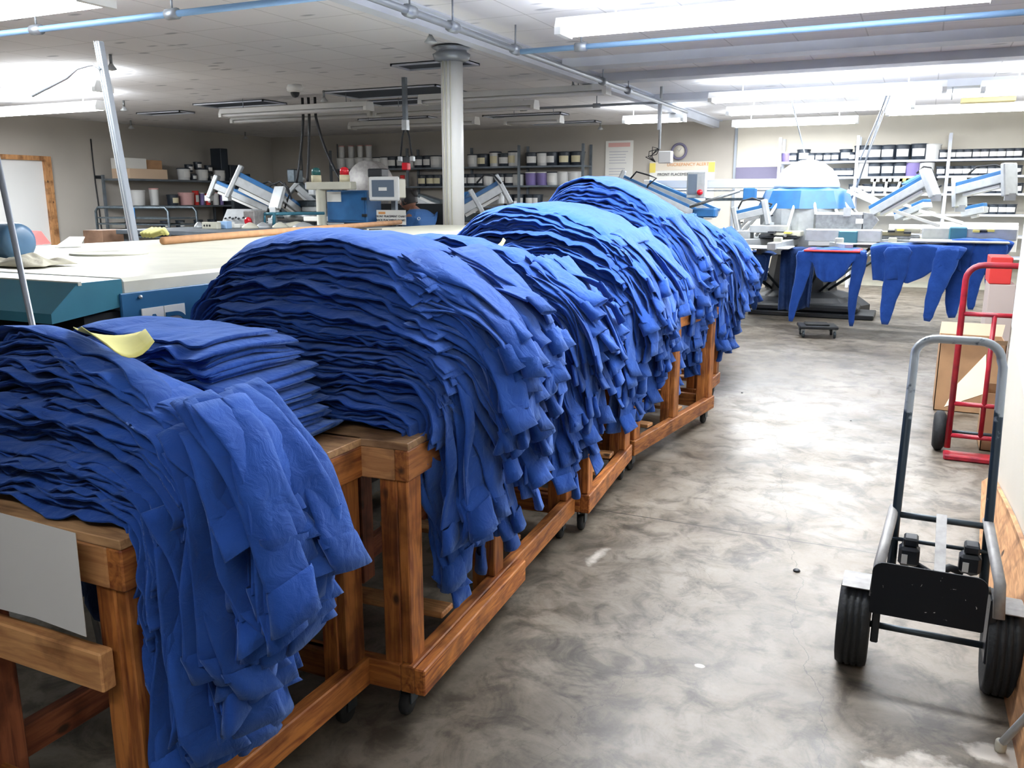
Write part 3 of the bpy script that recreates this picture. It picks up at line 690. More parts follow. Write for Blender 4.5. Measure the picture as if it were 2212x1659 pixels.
            hh = (thk[j] * tsc)[:, None] * np.sin(ang)[None, :] + rip + lat * float(tw[-1, 0])
            u = cc[:, 0][:, None] + cn[0] * hh + cd[0] * lat * bend * .4; w = cc[:, 1][:, None] + cn[1] * hh + cd[1] * lat * bend * .4
            Wc = frame_pts(P, np.stack([u, ccv[:, None] + lat, w], -1))
            fast_mesh('cuff', Wc, grid_faces(nc_, m_)[:, ::-1], M['shirt'], parent=so, origin=org, extra=None)
    return out
STACKS = [
    dict(n=42, ox=-1.40, oy=1.12, yaw=RAD(-2), uC=-1.80, uR=-1.44, uL=-2.0, aLx=.12, ax=0.26, h=0.41, z=.885, v0=1.16, v1=1.47, LR=0.93, LRt=-.07, LL=.50, sleeve=.46, seed=3, lean=.05, p=1.8, cuffw=0.056, st1=.75, vlean=0.1, bk=1.6,
         label='blue long sleeve shirt within the nearest pile at the lower left', toplabel='topmost blue long sleeve shirt of the nearest pile, draped down to the right', group='shirts piled on the nearest cart'),
    dict(n=20, ox=-1.40, oy=1.12, yaw=RAD(2), uC=-1.95, uR=-1.4, uL=-2.1, aLx=.1, ax=-0.14, h=0.31, z=.885, v0=1.56, v1=1.95, LR=0.5, LRt=-0.13, LL=.30, sleeve=.0, seed=5, flat=True, p=9, coh=.3, wk=.6, bk=.1, droop=.01, vlean=0.03,
         label='folded blue shirt in the low flat stack between the two nearest piles', toplabel='topmost folded blue shirt of the low flat stack, under the yellow slip', group='folded shirts in the low flat stack'),
    dict(n=56, ox=-1.25, oy=1.96, yaw=RAD(4), uC=-1.88, uR=-1.31, uL=-2.10, aLx=.14, ax=.20, h=0.55, z=.885, v0=2.05, v1=2.92, LR=1.1, LRt=-.22, LL=.40, LLt=.22, sleeve=.50, seed=8, lean=.10, p=2.35, umin=-2.26, vlean=0.22,
         label='blue long sleeve shirt within the big humped pile on the second cart', toplabel='topmost blue long sleeve shirt of the big humped pile on the second cart', group='shirts piled on the second cart'),
    dict(n=40, ox=-1.28, oy=3.1, yaw=RAD(4), uC=-1.98, uR=-1.36, uL=-2.12, aLx=.1, ax=.13, h=.52, z=.885, v0=3.12, v1=3.74, LR=1.10, LRt=-.18, LL=.45, LLt=.12, sleeve=.50, seed=12, lean=.1, p=2.2, umin=-2.26, vlean=0.16,
         label='blue long sleeve shirt within the third pile, just behind the big humped one', toplabel='topmost blue shirt of the third pile, beside the white slip', group='shirts piled at the back of the second cart'),
    dict(n=46, ox=-1.38, oy=4.0, yaw=RAD(2), uC=-2.02, uR=-1.42, uL=-2.15, aLx=.3, ax=0.17, h=.62, z=.885, v0=4.02, v1=5.08, LR=1.10, LRt=-.10, LL=.5, LLt=.12, sleeve=.50, seed=17, lean=.1, p=2.25, bk=.6, vlean=0.26,
         label='blue long sleeve shirt within the wide fourth pile with many cuffs', toplabel='topmost blue long sleeve shirt of the wide fourth pile', group='shirts piled on the third cart'),
    dict(n=48, ox=-1.38, oy=5.4, yaw=RAD(-5), uC=-2.08, uR=-1.46, uL=-2.2, aLx=.35, ax=0.16, h=.80, z=.885, v0=5.18, v1=6.05, LR=1.14, LRt=-.08, LL=.5, LLt=.15, sleeve=.48, seed=23, lean=.1, p=1.95, pL=1.8, vlean=0.22,
         label='blue long sleeve shirt within the tallest peaked pile on the fourth cart', toplabel='topmost blue shirt of the tallest peaked pile, arched like a tent', group='shirts piled on the fourth cart'),
    dict(n=32, ox=-1.36, oy=6.6, yaw=RAD(0), uC=-1.92, uR=-1.42, uL=-2.1, aLx=.2, ax=0.17, h=.54, z=.885, v0=6.60, v1=7.2, LR=1.00, LRt=-.08, LL=.45, sleeve=.48, seed=31, lean=.08, p=2.2, vlean=0.12,
         label='blue long sleeve shirt within the sixth pile, near the large printing press', toplabel='topmost blue shirt of the sixth pile, near the large printing press', group='shirts piled on the fifth cart'),
    dict(n=16, ox=-1.83, oy=8.6, yaw=RAD(0), uC=-2.3, uR=-1.9, uL=-2.4, aLx=.1, ax=.22, h=.36, z=.885, v0=8.65, v1=9.3, LR=1.10, LRt=-.1, LL=.4, sleeve=.50, seed=37, lean=.05, p=2.3,
         label='dark blue shirt within the farthest pile at the end of the row', toplabel='topmost dark blue shirt of the farthest pile at the end of the row', group='shirts piled on the farthest cart'),
]
PILES = [stack(P) for P in STACKS]
# ================================================================== long conveyor dryer beside the carts
DX0, DX1, DY0, DY1, DZ = -4.35, -2.32, 1.80, 7.45, 1.30
t = thing('conveyor_dryer', 'long cream conveyor dryer with teal end hood and blue lettered panel', 'conveyor dryer', ((DX0 + DX1) / 2, (DY0 + DY1) / 2, 0))
b = MB().box((DX0, DY0 + .16, .42), (DX1, DY1, DZ), ch=.012); b.build('body', M['offwhite'], t)
# teal end hood, flaring down toward the near end
zt, zb = DZ - .002, DZ - .085
h = MB()
x0, x1 = DX0, DX1 + .004
pts = [(DY0 + .16, zt), (DY0, zt), (DY0 - .10, zb), (DY0 - .10, zb - .03), (DY0 + .16, zb - .005)]
h.poly([(x0, y, z) for y, z in pts], (x1 - x0, 0, 0)); h.build('end_hood', M['teal'], t)
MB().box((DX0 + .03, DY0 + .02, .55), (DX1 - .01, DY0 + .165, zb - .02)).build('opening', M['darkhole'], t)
MB().box((DX0, DY0 - .3, .72), (DX1 - .06, DY0 + .03, .74)).build('belt', M['dsteel'], t)
for y in (2.3, 4.4, 6.9):
    for x in (DX0 + .1, DX1 - .1): MB().box((x - .04, y - .04, 0), (x + .04, y + .04, .42)).build('leg', M['offwhite'], t)
MB().box((DX1 - .10, 2.1, .10), (DX1 - .06, 7.2, .16)).build('side_rail', M['steel'], t)
MB().box((DX0 - .004, DY0 + .0, DZ - .01), (DX1 + .006, DY0 + .012, DZ + .002)).build('edge_trim', M['offwhite'], t)
# lettered panel on the aisle side
pn = MB().box((DX1, 1.945, .96), (DX1 + .012, 2.78, 1.252), ch=.003).build('sign_panel', M['signblue'], t)
for k, ch in enumerate('AD'):
    y = 2.02 + k * .094
    MB().box((DX1 + .012, y, 1.04), (DX1 + .016, y + .090, 1.195)).build('letter_tile', M['paper'], pn)
    text(ch, .15, (DX1 + .018, y + .048, 1.115), (pi / 2, 0, pi / 2), M['signblue'], pn)
MB().cyl((DX1 + .01, 2.02, 1.235), (DX1 + .018, 2.02, 1.235), .006, n=8).build('screw', M['alu'], pn)
# round plate, seam strips on the top
p = atz(236, 549, DZ); MB().lathe([(.01, .004), (.15, .004), (.155, .009), (.165, .009), (.168, 0)], (p.x, p.y, DZ), n=28).build('port_cover', M['offwhite'], t)
MB().box((DX0 + .02, 4.6, DZ), (DX1 - .02, 4.62, DZ + .006)).build('seam', M['offwhite'], t)
for (a, b2) in ((760, 790), (800, 822)):
    p = atz(a, 497, DZ); q = atz(b2, 496, DZ); MB().beamlike((p.x, p.y, DZ + .004), (q.x, q.y, DZ + .004), .03, .008).build('vent_slot', M['black'], t)
# things lying on the dryer
p = atz(60, 575, DZ)
v = MB(); g = 15
cx, cy = p.x - .05, p.y
prof = np.zeros((g, g, 3))
for i in range(g):
    for j in range(g):
        a = i / (g - 1) * 2 - 1; c_ = j / (g - 1) * 2 - 1; rr = max(abs(a), abs(c_))
        prof[i, j] = (cx + a * .20 * (1 + .15 * float(vn(c_ * 2, 1.1))), cy + c_ * .10, DZ + .004 + .045 * (1 - rr ** 2) ** .5 * (.6 + .9 * float(vn(a * 5, c_ * 5, 2.2))))
gf = grid_faces(g, g, False)
ro = fast_mesh('rag', prof.reshape(-1, 3), gf, M['rag'], origin=(cx, cy, DZ)); ro.location = (cx, cy, DZ)
tag(ro, 'crumpled cream rag on the near end of the dryer top', 'rag'); md = ro.modifiers.new('s', 'SOLIDIFY'); md.thickness = .006; md = ro.modifiers.new('u', 'SUBSURF'); md.levels = 1; md.render_levels = 1
# blue drum at the left picture edge
t = thing('blower_drum', 'slate blue cylindrical blower drum at the left edge on the dryer', 'blower', (-3.6, 2.62, DZ))
dq = aty(48, 528, 2.35)
MB().lathe([(.01, 0), (.05, .0), (.072, -.012), (.077, -.03), (.077, -.45), (.07, -.47), (.01, -.48)][::-1], (dq.x, 2.35, DZ + .078), n=30, axis='x').build('casing', M['drum'], t)
MB().lathe([(.079, -.16), (.079, -.15)], (dq.x, 2.35, DZ + .078), n=30, axis='x').build('seam_band', M['dsteel'], t)
for x in (dq.x - .40, dq.x - .10): MB().box((x, 2.31, DZ), (x + .04, 2.39, DZ + .02)).build('foot', M['dsteel'], t)
t.location = t.location
# kraft tube / plank along the left edge of the dryer
a = atz(352, 521, DZ + .02); b2 = atz(735, 485, DZ + .02)
o = MB().tube([(a.x, a.y, DZ + .022), (b2.x + .1, DY1 - .05, DZ + .022)], .022, n=12).build('cardboard_tube', M['kraft']); tag(o, 'long tan cardboard tube lying along the far edge of the dryer', 'tube')
p = atz(325, 508, DZ + .02); g = MB()
for k in range(4): g.tube([(p.x - .08 + k * .03, p.y, DZ + .02), (p.x - .02 + k * .035, p.y + .04, DZ + .05), (p.x + .04 + k * .03, p.y + .02, DZ + .03)], [.02, .022, .012], n=8)
o = g.build('work_glove', M['yellow']); tag(o, 'crumpled yellow glove at the far edge of the dryer', 'glove')
# cloth draped at the far side of the dryer and sheet
a = [aty(40, 497, 4.6), aty(82, 500, 4.6), aty(103, 527, 4.4), aty(52, 532, 4.1), aty(42, 520, 4.2)]
o = MB().poly(a, (-.03, .05, .0)).build('red_cloth', M['redcloth']); tag(o, 'bright red cloth beside the blue drum', 'cloth')
# things behind the dryer, left
a = atx(240, 505, -6.2)
def openbox(name, label, c, sx, sy, sz, m, cat='box', rot=0):
    t = thing(name, label, cat, (c[0], c[1], c[2])); T = Matrix.Translation(c) @ Matrix.Rotation(rot, 4, 'Z')
    w = .008; g = MB().box((-sx / 2, -sy / 2, 0), (sx / 2, sy / 2, w), T=T)
    for q in (((-sx / 2, -sy / 2), (sx / 2, -sy / 2 + w)), ((-sx / 2, sy / 2 - w), (sx / 2, sy / 2)), ((-sx / 2, -sy / 2), (-sx / 2 + w, sy / 2)), ((sx / 2 - w, -sy / 2), (sx / 2, sy / 2))):
        g.box((q[0][0], q[0][1], 0), (q[1][0], q[1][1], sz), T=T)
    g.build('box_walls', m, t); return t, T
TT = 1.262
# work table behind the dryer carrying the bits seen over its edge
tb = thing('work_table', 'low work table behind the dryer, its top holding loose parts', 'table', (-7.4, 7.0, 0))
TX = aty(420, 490, 6.9).x; MB().box((TX, 5.9, 1.22), (-4.9, 7.9, TT), ch=.005).build('tabletop', M['shelf'], tb)
for x in (TX + .05, -5.0):
    for y in (6.0, 7.8): MB().box((x - .03, y - .03, 0), (x + .03, y + .03, 1.22)).build('leg', M['shelf'], tb)
def P_(x, y, Y): return aty(x, y, Y)
def blk(name, label, cat, x0, y0, x1, y1, Y, d, m, ch=.006, group=None, z0=None):
    """box whose near face spans the two picture corners in the plane at depth Y"""
    a = aty(x0, y0, Y); b = aty(x1, y1, Y); zlow = min(a.z, b.z) if z0 is None else z0
    o = MB().box((a.x, Y, zlow), (b.x, Y + d, max(a.z, b.z)), ch=ch).build(name, M[m] if isinstance(m, str) else m)
    if label: tag(o, label, cat, group)
    return o
o = blk('wooden_crate', None, None, 178, 497, 224, 540, 5.9, .35, 'brown', z0=0)
tag(o, 'brown wooden box standing behind the dryer at left', 'box'); a = aty(200, 500, 5.9)
a = [atz(118, 533, DZ + .008), atz(150, 511, DZ + .045), atz(183, 511, DZ + .045), atz(172, 531, DZ + .008)]
o = MB().poly(a, (0, 0, -.006)).build('paper_sheet', M['paper']); tag(o, 'white paper sheet sloping beside the brown wooden box', 'paper')
# control box with slanted panel, power strip, white cartons
def slant(label, x0, x1, ytop, ybot, Y):
    a = aty(x0, ybot, Y); b = aty(x1, ybot, Y); c = aty(x0, ytop, Y); zb = TT; zt = c.z; w = b.x - a.x
    t = thing('control_console', label, 'control box', ((a.x + b.x) / 2, Y, zb))
    MB().poly([(a.x, Y, zb), (a.x, Y + .12, zt), (a.x, Y + .28, zt), (a.x, Y + .36, zb)], (w, 0, 0)).build('case', M['alu'], t)
    for k, u in enumerate((.12, .3, .42, .54, .66, .85)):
        zz = zb + (zt - zb) * (.45 if k % 2 == 0 else .5); MB().cyl((a.x + w * u, Y + .045, zz), (a.x + w * u, Y + .02 + .02, zz + .01), .013, n=8).build('knob', M['black'], t)
    return t
slant('pale slanted control box with a row of small knobs behind the dryer', 475, 528, 452, 484, 7.0)
t = thing('stop_switch', 'red round stop switch on a grey box beside the slanted control box', 'switch', aty(537, 482, 7.05))
a = aty(526, 484, 7.05); a.z = TT; b = aty(548, 455, 7.05); MB().box((a.x, 7.05, a.z), (b.x, 7.25, b.z), ch=.01).build('box_body', M['gdisc'], t)
p = aty(536, 478, 7.03); MB().lathe([(.02, -.04), (.04, -.035), (.045, -.015), (.02, 0)], (p.x, 7.05, p.z), n=14, axis='y').build('button', M['redlens'], t)
blk('white_carton', 'white carton with a blue band, left one behind the dryer', 'box', 455, 480, 490, 496, 6.6, .12, 'paper', z0=TT)
blk('white_carton', 'small white carton right of the blue banded one', 'box', 494, 484, 518, 496, 6.7, .12, 'paper', z0=TT)
blk('carton_sleeve', 'pale blue sleeve standing between the two white cartons', 'box', 474, 478, 490, 500, 6.5, .08, mat('pale_blue_card', (.35, .55, .85), .6), z0=TT)
t = thing('power_strip', 'cream power strip with dark sockets at the far edge of the dryer', 'power strip', aty(450, 486, 6.4))
a = aty(436, 492, 6.4); b = aty(468, 480, 6.4); a.z = TT; MB().box((a.x, 6.4, a.z), (b.x, 6.46, b.z), ch=.005).build('strip_body', M['offwhite'], t)
for k in range(3):
    x = a.x + (b.x - a.x) * (.18 + k * .18); MB().cyl((x, 6.405, (a.z + b.z) / 2), (x, 6.395, (a.z + b.z) / 2), .010, n=8).build('socket', M['black'], t)
for k, (x, y, w) in enumerate([(430, 492, .06), (540, 488, .10), (568, 489, .09), (605, 484, .10), (655, 486, .13), (640, 478, .2)]):
    p = aty(x, y, 6.6 + k * .12); g = MB(); g.lathe([(w * .9, 0), (w * .8, .02), (w * .45, .045), (.01, .06)], (p.x, p.y, TT), n=9)
    o = g.build('parts_heap', M['offwhite' if k % 2 else 'alu']); tag(o, ['small metal part left of the power strip', 'pale scrap right of the small white carton', 'pale scrap beside the blue stool frame', 'small pale scrap left of the post foot', 'cream folded scrap left of the post foot', 'long pale scrap behind the blue frame'][k], 'scrap')
# blue tubular frame
t = thing('blue_frame', 'small blue tubular frame standing behind the dryer', 'frame', aty(585, 490, 7.2))
a = aty(572, 492, 7.2); b = aty(592, 492, 7.2); a.z = b.z = TT; c = aty(572, 462, 7.2); d = aty(592, 462, 7.2); e = aty(700, 458, 7.8)
MB().tube([(a.x, 7.2, a.z), (c.x, 7.2, c.z), (e.x, 7.8, c.z)], .018, n=8).build('rail', M['teal'], t); MB().tube([(b.x, 7.2, b.z), (d.x, 7.2, d.z), (c.x, 7.2, c.z)], .018, n=8).build('leg', M['teal'], t)
# beacon post
Y = 8.1; t = thing('beacon_post', 'cream post with crossbar carrying a green and a red warning light', 'warning light', (aty(692, 480, Y).x, Y, 1.17))
a = aty(692, 405, Y); MB().cyl((a.x, Y, 0), (a.x, Y, a.z), .055, n=18).build('post', M['offwhite'], t)
l = aty(668, 410, Y); r = aty(764, 410, Y); MB().box((l.x, Y - .06, l.z), (r.x, Y + .06, l.z + .085), ch=.008).build('crossbar', M['offwhite'], t)
MB().box((l.x - .02, Y - .055, l.z + .005), (l.x + .055, Y + .055, l.z + .08), ch=.008).build('end_cap', M['beam'], t)
for x, m in ((684, 'greenlens'), (745, 'redlens')):
    q = aty(x, 399, Y); c = (q.x, Y, l.z + .085)
    bc = MB().lathe([(.057, 0), (.057, .075)], c, n=18).build('beacon_base', M['ylab'], t)
    MB().lathe([(.05, .075), (.05, .125), (.044, .145), (.02, .16), (.002, .162)], c, n=18).build('lens', M[m], bc)
# blue electrical cabinet with paper
Y = 8.25; a = aty(707, 481, Y); b = aty(791, 411, Y)
t = thing('electrical_cabinet', 'blue electrical cabinet with a white notice, left of the monitor', 'cabinet', ((a.x + b.x) / 2, Y, 0))
MB().box((a.x, Y, a.z), (b.x, Y + .3, b.z), ch=.012).build('case', M['blue'], t)
MB().box((a.x + .03, Y - .012, a.z + .03), (b.x - .03, Y, b.z - .03), ch=.004).build('door_leaf', M['blue'], t)
q = aty(707, 414, Y); w = aty(739, 436, Y); MB().box((q.x + .005, Y - .018, w.z), (w.x, Y - .013, q.z)).build('notice', M['paper'], t)
for zz in (.2, .7): MB().box((b.x - .05, Y - .03, a.z + (b.z - a.z) * zz), (b.x + .01, Y - .01, a.z + (b.z - a.z) * zz + .03)).build('latch', M['black'], t)
MB().box((a.x + .2, Y + .05, 0), (b.x - .1, Y + .25, a.z)).build('stand', M['shelf'], t)
# monitor
Y = 8.1; a = aty(797, 434, Y); b = aty(858, 381, Y); t = thing('control_monitor', 'white framed control monitor with grey screen', 'monitor', ((a.x + b.x) / 2, Y, a.z))
MB().box((a.x, Y, a.z), (b.x, Y + .05, b.z), ch=.012).build('bezel', M['white'], t); MB().box((a.x - .04, Y + .05, a.z + .03), (b.x - .08, Y + .3, b.z - .02), ch=.01).build('housing', M['offwhite'], t)
w = b.x - a.x; hh = b.z - a.z; s = MB().box((a.x + w * .12, Y - .004, a.z + hh * .17), (b.x - w * .12, Y + .001, b.z - hh * .14)).build('screen', M['glass'], t)
MB().box((a.x + w * .36, Y - .007, a.z + hh * .42), (a.x + w * .64, Y - .003, a.z + hh * .56)).build('screen_label', M['label'], s)
MB().box((a.x + w * .3, Y + .27, 0), (a.x + w * .45, Y + .32, a.z + .1)).build('stand', M['shelf'], t)
q = aty(799, 375, 8.3); q2 = aty(829, 370, 8.3); MB().box((q.x, 8.25, q.z - .04), (q2.x, 8.4, q2.z + .03), ch=.01).build('top_unit', M['black'], t)
# big round grey cover behind
p = aty(795, 400, 9.3); t = thing('round_cover', 'large round grey metal cover behind the monitor', 'machine cover', (p.x, 9.3, 0))
r = (aty(838, 400, 9.3).x - aty(752, 400, 9.3).x) / 2; MB().lathe([(r * .97, -.10), (r, -.08), (r, .08), (r * .97, .1)], (p.x, 9.35, p.z), n=44, axis='y').build('disc', M['gdisc'], t)
MB().box((p.x - .1, 9.3, 0), (p.x + .1, 9.4, p.z)).build('stand', M['shelf'], t)
# placement card in front of the person
Y = 8.25; a = aty(814, 485, Y); b = aty(876, 454, Y); t = thing('notice_card', 'white notice card with red heading in front of the seated person', 'sign', ((a.x + b.x) / 2, Y, a.z))
MB().box((a.x, Y, a.z), (b.x, Y + .006, b.z)).build('card', M['paper'], t)
text('FRONT PLACEMENT CHART', .032, ((a.x + b.x) / 2, Y - .004, b.z - .07), (pi / 2, 0, 0), M['ink'], t); text('BACK PLACEMENT CHART', .032, ((a.x + b.x) / 2, Y - .004, a.z + .05), (pi / 2, 0, 0), M['ink'], t)
MB().box((a.x + .03, Y - .004, b.z - .045), (a.x + .12, Y - .001, b.z - .02)).build('heading', M['inkr'], t)
blk('grey_box', 'small grey box between the blue cabinet and the notice card', 'box', 794, 458, 816, 484, 8.5, .2, 'gdisc')
blk('dark_bench', 'dark machine bench behind the notice card and the person', 'bench', 793, 440, 960, 490, 9.0, .5, 'darkhole', z0=0)

# ================================================================== seated person in a blue tee
def person():
    Y = 8.75; c = aty(893, 470, Y); t = thing('person', 'person in a blue tee with dark tied hair, head bowed to the left', 'person', (c.x, Y, 0))
    sx = c.x
    # one continuous body grown along joints: hips, spine, shoulders, neck, head base, arms
    V = [(sx + .10, Y, .72), (sx + .10, Y, .95), (sx + .09, Y, 1.14), (sx + .07, Y, 1.32), (sx + .02, Y - .0, 1.41), (sx - .03, Y, 1.47),
         (sx + .08, Y - .17, 1.33), (sx - .04, Y - .22, 1.02), (sx - .22, Y - .16, .95), (sx - .30, Y - .13, .94),
         (sx + .08, Y + .17, 1.33), (sx - .02, Y + .22, 1.02), (sx - .22, Y + .16, .95), (sx - .30, Y + .13, .94),
         (sx - .0, Y - .1, .62), (sx - .38, Y - .12, .60), (sx - .38, Y - .12, .12), (sx + .0, Y + .1, .62), (sx - .38, Y + .12, .60), (sx - .38, Y + .12, .12), (sx - .48, Y - .12, .05), (sx - .48, Y + .12, .05)]
    E = [(0, 1), (1, 2), (2, 3), (3, 4), (4, 5), (3, 6), (6, 7), (7, 8), (8, 9), (3, 10), (10, 11), (11, 12), (12, 13), (0, 14), (14, 15), (15, 16), (0, 17), (17, 18), (18, 19), (16, 20), (19, 21)]
    Rr = [.15, .14, .15, .13, .06, .055, .075, .05, .036, .03, .075, .05, .036, .03, .09, .07, .045, .09, .07, .045, .04, .04]
    me = bpy.data.meshes.new('body'); me.from_pydata([Vector(v) - Vector((sx, Y, 0)) + Vector((sx - c.x, 0, 0)) for v in V], E, []); me.update()
    o = bpy.data.objects.new('body', me); C.objects.link(o); o.parent = t
    sk = o.modifiers.new('skin', 'SKIN'); sv = me.skin_vertices[0].data
    for i, r in enumerate(Rr): sv[i].radius = (r, r)
    sv[0].use_root = True
    ss = o.modifiers.new('sub', 'SUBSURF'); ss.levels = 2; ss.render_levels = 2; me.materials.append(M['skin'])
    # tee: torso shell over the same joints with short sleeves
    Vt = V[:4] + [V[4]] + [V[6], ((V[6][0] + V[7][0]) / 2, (V[6][1] + V[7][1]) / 2 - .01, (V[6][2] + V[7][2]) / 2)] + [V[10], ((V[10][0] + V[11][0]) / 2, (V[10][1] + V[11][1]) / 2 + .01, (V[10][2] + V[11][2]) / 2)]
    Et = [(0, 1), (1, 2), (2, 3), (3, 4), (3, 5), (5, 6), (3, 7), (7, 8)]; Rt = [.17, .165, .175, .155, .085, .115, .085, .115, .085]
    Vt[4] = (V[4][0], V[4][1], V[4][2] - .02)
    me = bpy.data.meshes.new('tee'); me.from_pydata([Vector(v) - Vector((c.x, Y, 0)) for v in Vt], Et, []); me.update()
    o = bpy.data.objects.new('tee', me); C.objects.link(o); o.parent = t; o.modifiers.new('skin', 'SKIN'); sv = me.skin_vertices[0].data
    for i, r in enumerate(Rt): sv[i].radius = (r, r)
    sv[0].use_root = True; ss = o.modifiers.new('sub', 'SUBSURF'); ss.levels = 2; ss.render_levels = 2
    me.materials.append(mat('tee_jersey', (.03, .11, .30), .9))
    # head, profile facing left and down
    hc = Vector((sx - .065, Y, 1.535)); n1, n2 = 26, 22; vs = []
    for i in range(n1):
        ph = pi * i / (n1 - 1)
        for j in range(n2):
            th = tau * j / n2; x = sin(ph) * cos(th); y = sin(ph) * sin(th); z = cos(ph)
            px_, py_, pz_ = x * .098, y * .075, z * .118
            f = max(0, -x)                                            # face side
            if z < -.1: px_ += -f * .012; py_ *= 1 - .30 * min(1, -z)  # jaw
            px_ -= .026 * f ** 8 * math.exp(-((z + .12) / .16) ** 2) * math.exp(-(y / .3) ** 2)    # nose
            px_ -= .010 * f ** 5 * math.exp(-((z + .50) / .07) ** 2)                                # lips
            px_ += .012 * f ** 5 * math.exp(-((z - .12) / .09) ** 2)                               # eye sockets
            px_ -= .010 * f ** 5 * math.exp(-((z + .85) / .10) ** 2)                               # chin
            vs.append((px_, py_, pz_))
    Rm = Matrix.Rotation(RAD(-14), 4, 'Y')
    F = grid_faces(n1, n2); Wv = np.array([tuple((Rm @ Vector(v)) + hc - Vector((c.x, Y, 0))) for v in vs])
    hd = fast_mesh('head', Wv, F, M['skin'], parent=t)
    T = Matrix.Translation(hc) @ Rm
    for s in (-1, 1):
        e = MB().lathe([(.002, -.011), (.008, -.008), (.011, 0), (.008, .008), (.002, .011)], (-.083, s * .030, .014), n=10, T=T).build('eye', M['paper'], hd)
        MB().lathe([(.002, -.005), (.005, 0), (.002, .005)], (-.093, s * .031, .014), n=8, T=T).build('iris', M['hair'], hd)
        MB().beamlike(T @ Vector((-.094, s * .014, .036)), T @ Vector((-.080, s * .048, .034)), .008, .006).build('eyebrow', M['hair'], hd)
        MB().tube([T @ Vector((.005 + .016 * cos(a), s * .078, -.01 + .028 * sin(a))) for a in [k * tau / 9 for k in range(9)]], .006, n=6, closed=True).build('ear', M['skin'], hd)
    MB().beamlike(T @ Vector((-.100, -.018, -.058)), T @ Vector((-.100, .018, -.058)), .008, .005).build('mouth', mat('lips', (.25, .07, .06), .5), hd)
    hv = []
    for i in range(18):
        ph = pi * .64 * i / 17
        for j in range(26):
            th = tau * j / 26; x = sin(ph) * cos(th); y = sin(ph) * sin(th); z = cos(ph)
            k = 1.10 + .03 * float(vn(x * 5, y * 5, z * 5)); fx = x * .098 * k + .012
            if x < -.55 and z < .55: fx = max(fx, -.098 * .62)
            hv.append((fx, y * .078 * k, z * .122 * k + .004))
    hv = np.array([tuple((Rm @ Vector(v)) + hc - Vector((c.x, Y, 0))) for v in hv]); fast_mesh('hair', hv, grid_faces(18, 26), M['hair'], parent=t)
    MB().lathe([(.005, -.05), (.035, -.035), (.045, 0), (.035, .035), (.005, .05)], (.10, 0, .05), n=14, T=T).build('hair_bun', M['hair'], t)
    # hands resting at the bench: palm with five fingers each
    for s in (-1, 1):
        b_ = Vector((sx - .31, Y + s * .13, .94)); g = MB().box(b_ + Vector((-.08, -.04, -.014)), b_ + Vector((.0, .04, .014)), ch=.01)
        for k in range(4):
            L_ = (.065, .075, .07, .055)[k]; yy = -.03 + k * .02
            g.tube([b_ + Vector((-.075, yy, 0)), b_ + Vector((-.08 - L_ * .5, yy, .004)), b_ + Vector((-.08 - L_, yy, -.014))], [.0095, .0085, .007], n=8)
        g.tube([b_ + Vector((-.02, -s * .035, 0)), b_ + Vector((-.05, -s * .06, 0)), b_ + Vector((-.075, -s * .065, -.006))], [.011, .010, .008], n=8)
        g.build('hand', M['skin'], t)
    MB().box((sx - .08, Y - .2, .50), (sx + .28, Y + .2, .55)).build('seat', M['black'], thing('stool', 'dark stool under the seated person', 'stool', (sx + .1, Y, 0)))
    q = [o for o in bpy.data.objects if o.name == 'stool'][0]
    for a in (-1, 1):
        for b in (-1, 1): MB().box((sx + .1 + a * .15 - .015, Y + b * .16 - .015, 0), (sx + .1 + a * .15 + .015, Y + b * .16 + .015, .5)).build('leg', M['black'], q)

    pr = aty(921, 478, Y - .17)
    text('O', .05, (pr.x - .02, Y - .30, 1.33), (pi / 2, 0, .2), M['label'], t, 'shirt_print')
    return t
person()

# ================================================================== shelving along the left wall
def shelf_unit(label, x0, x1, y0, y1, levels, top, m='shelf', group=None, posts=None):
    t = thing('shelving_unit', label, 'shelf', ((x0 + x1) / 2, (y0 + y1) / 2, 0), group)
    long_x = (x1 - x0) > (y1 - y0)
    for z in levels: MB().box((x0, y0, z - .035), (x1, y1, z)).build('shelf_board', M[m], t)
    ps = posts or ((x0, x1) if long_x else (y0, y1))
    for p in ps:
        for q in ((y0, y1) if long_x else (x0, x1)):
            X, Y_ = (p, q) if long_x else (q, p)
            MB().box((X - .025, Y_ - .02, 0), (X + .025, Y_ + .02, top)).build('upright', M[m], t)
    return t
shelf_unit('dark shelving unit along the left wall, full of bottles and tubs', -14.35, -13.8, 11.95, 14.8, (.5, .95, 1.42, 1.93), 2.0)
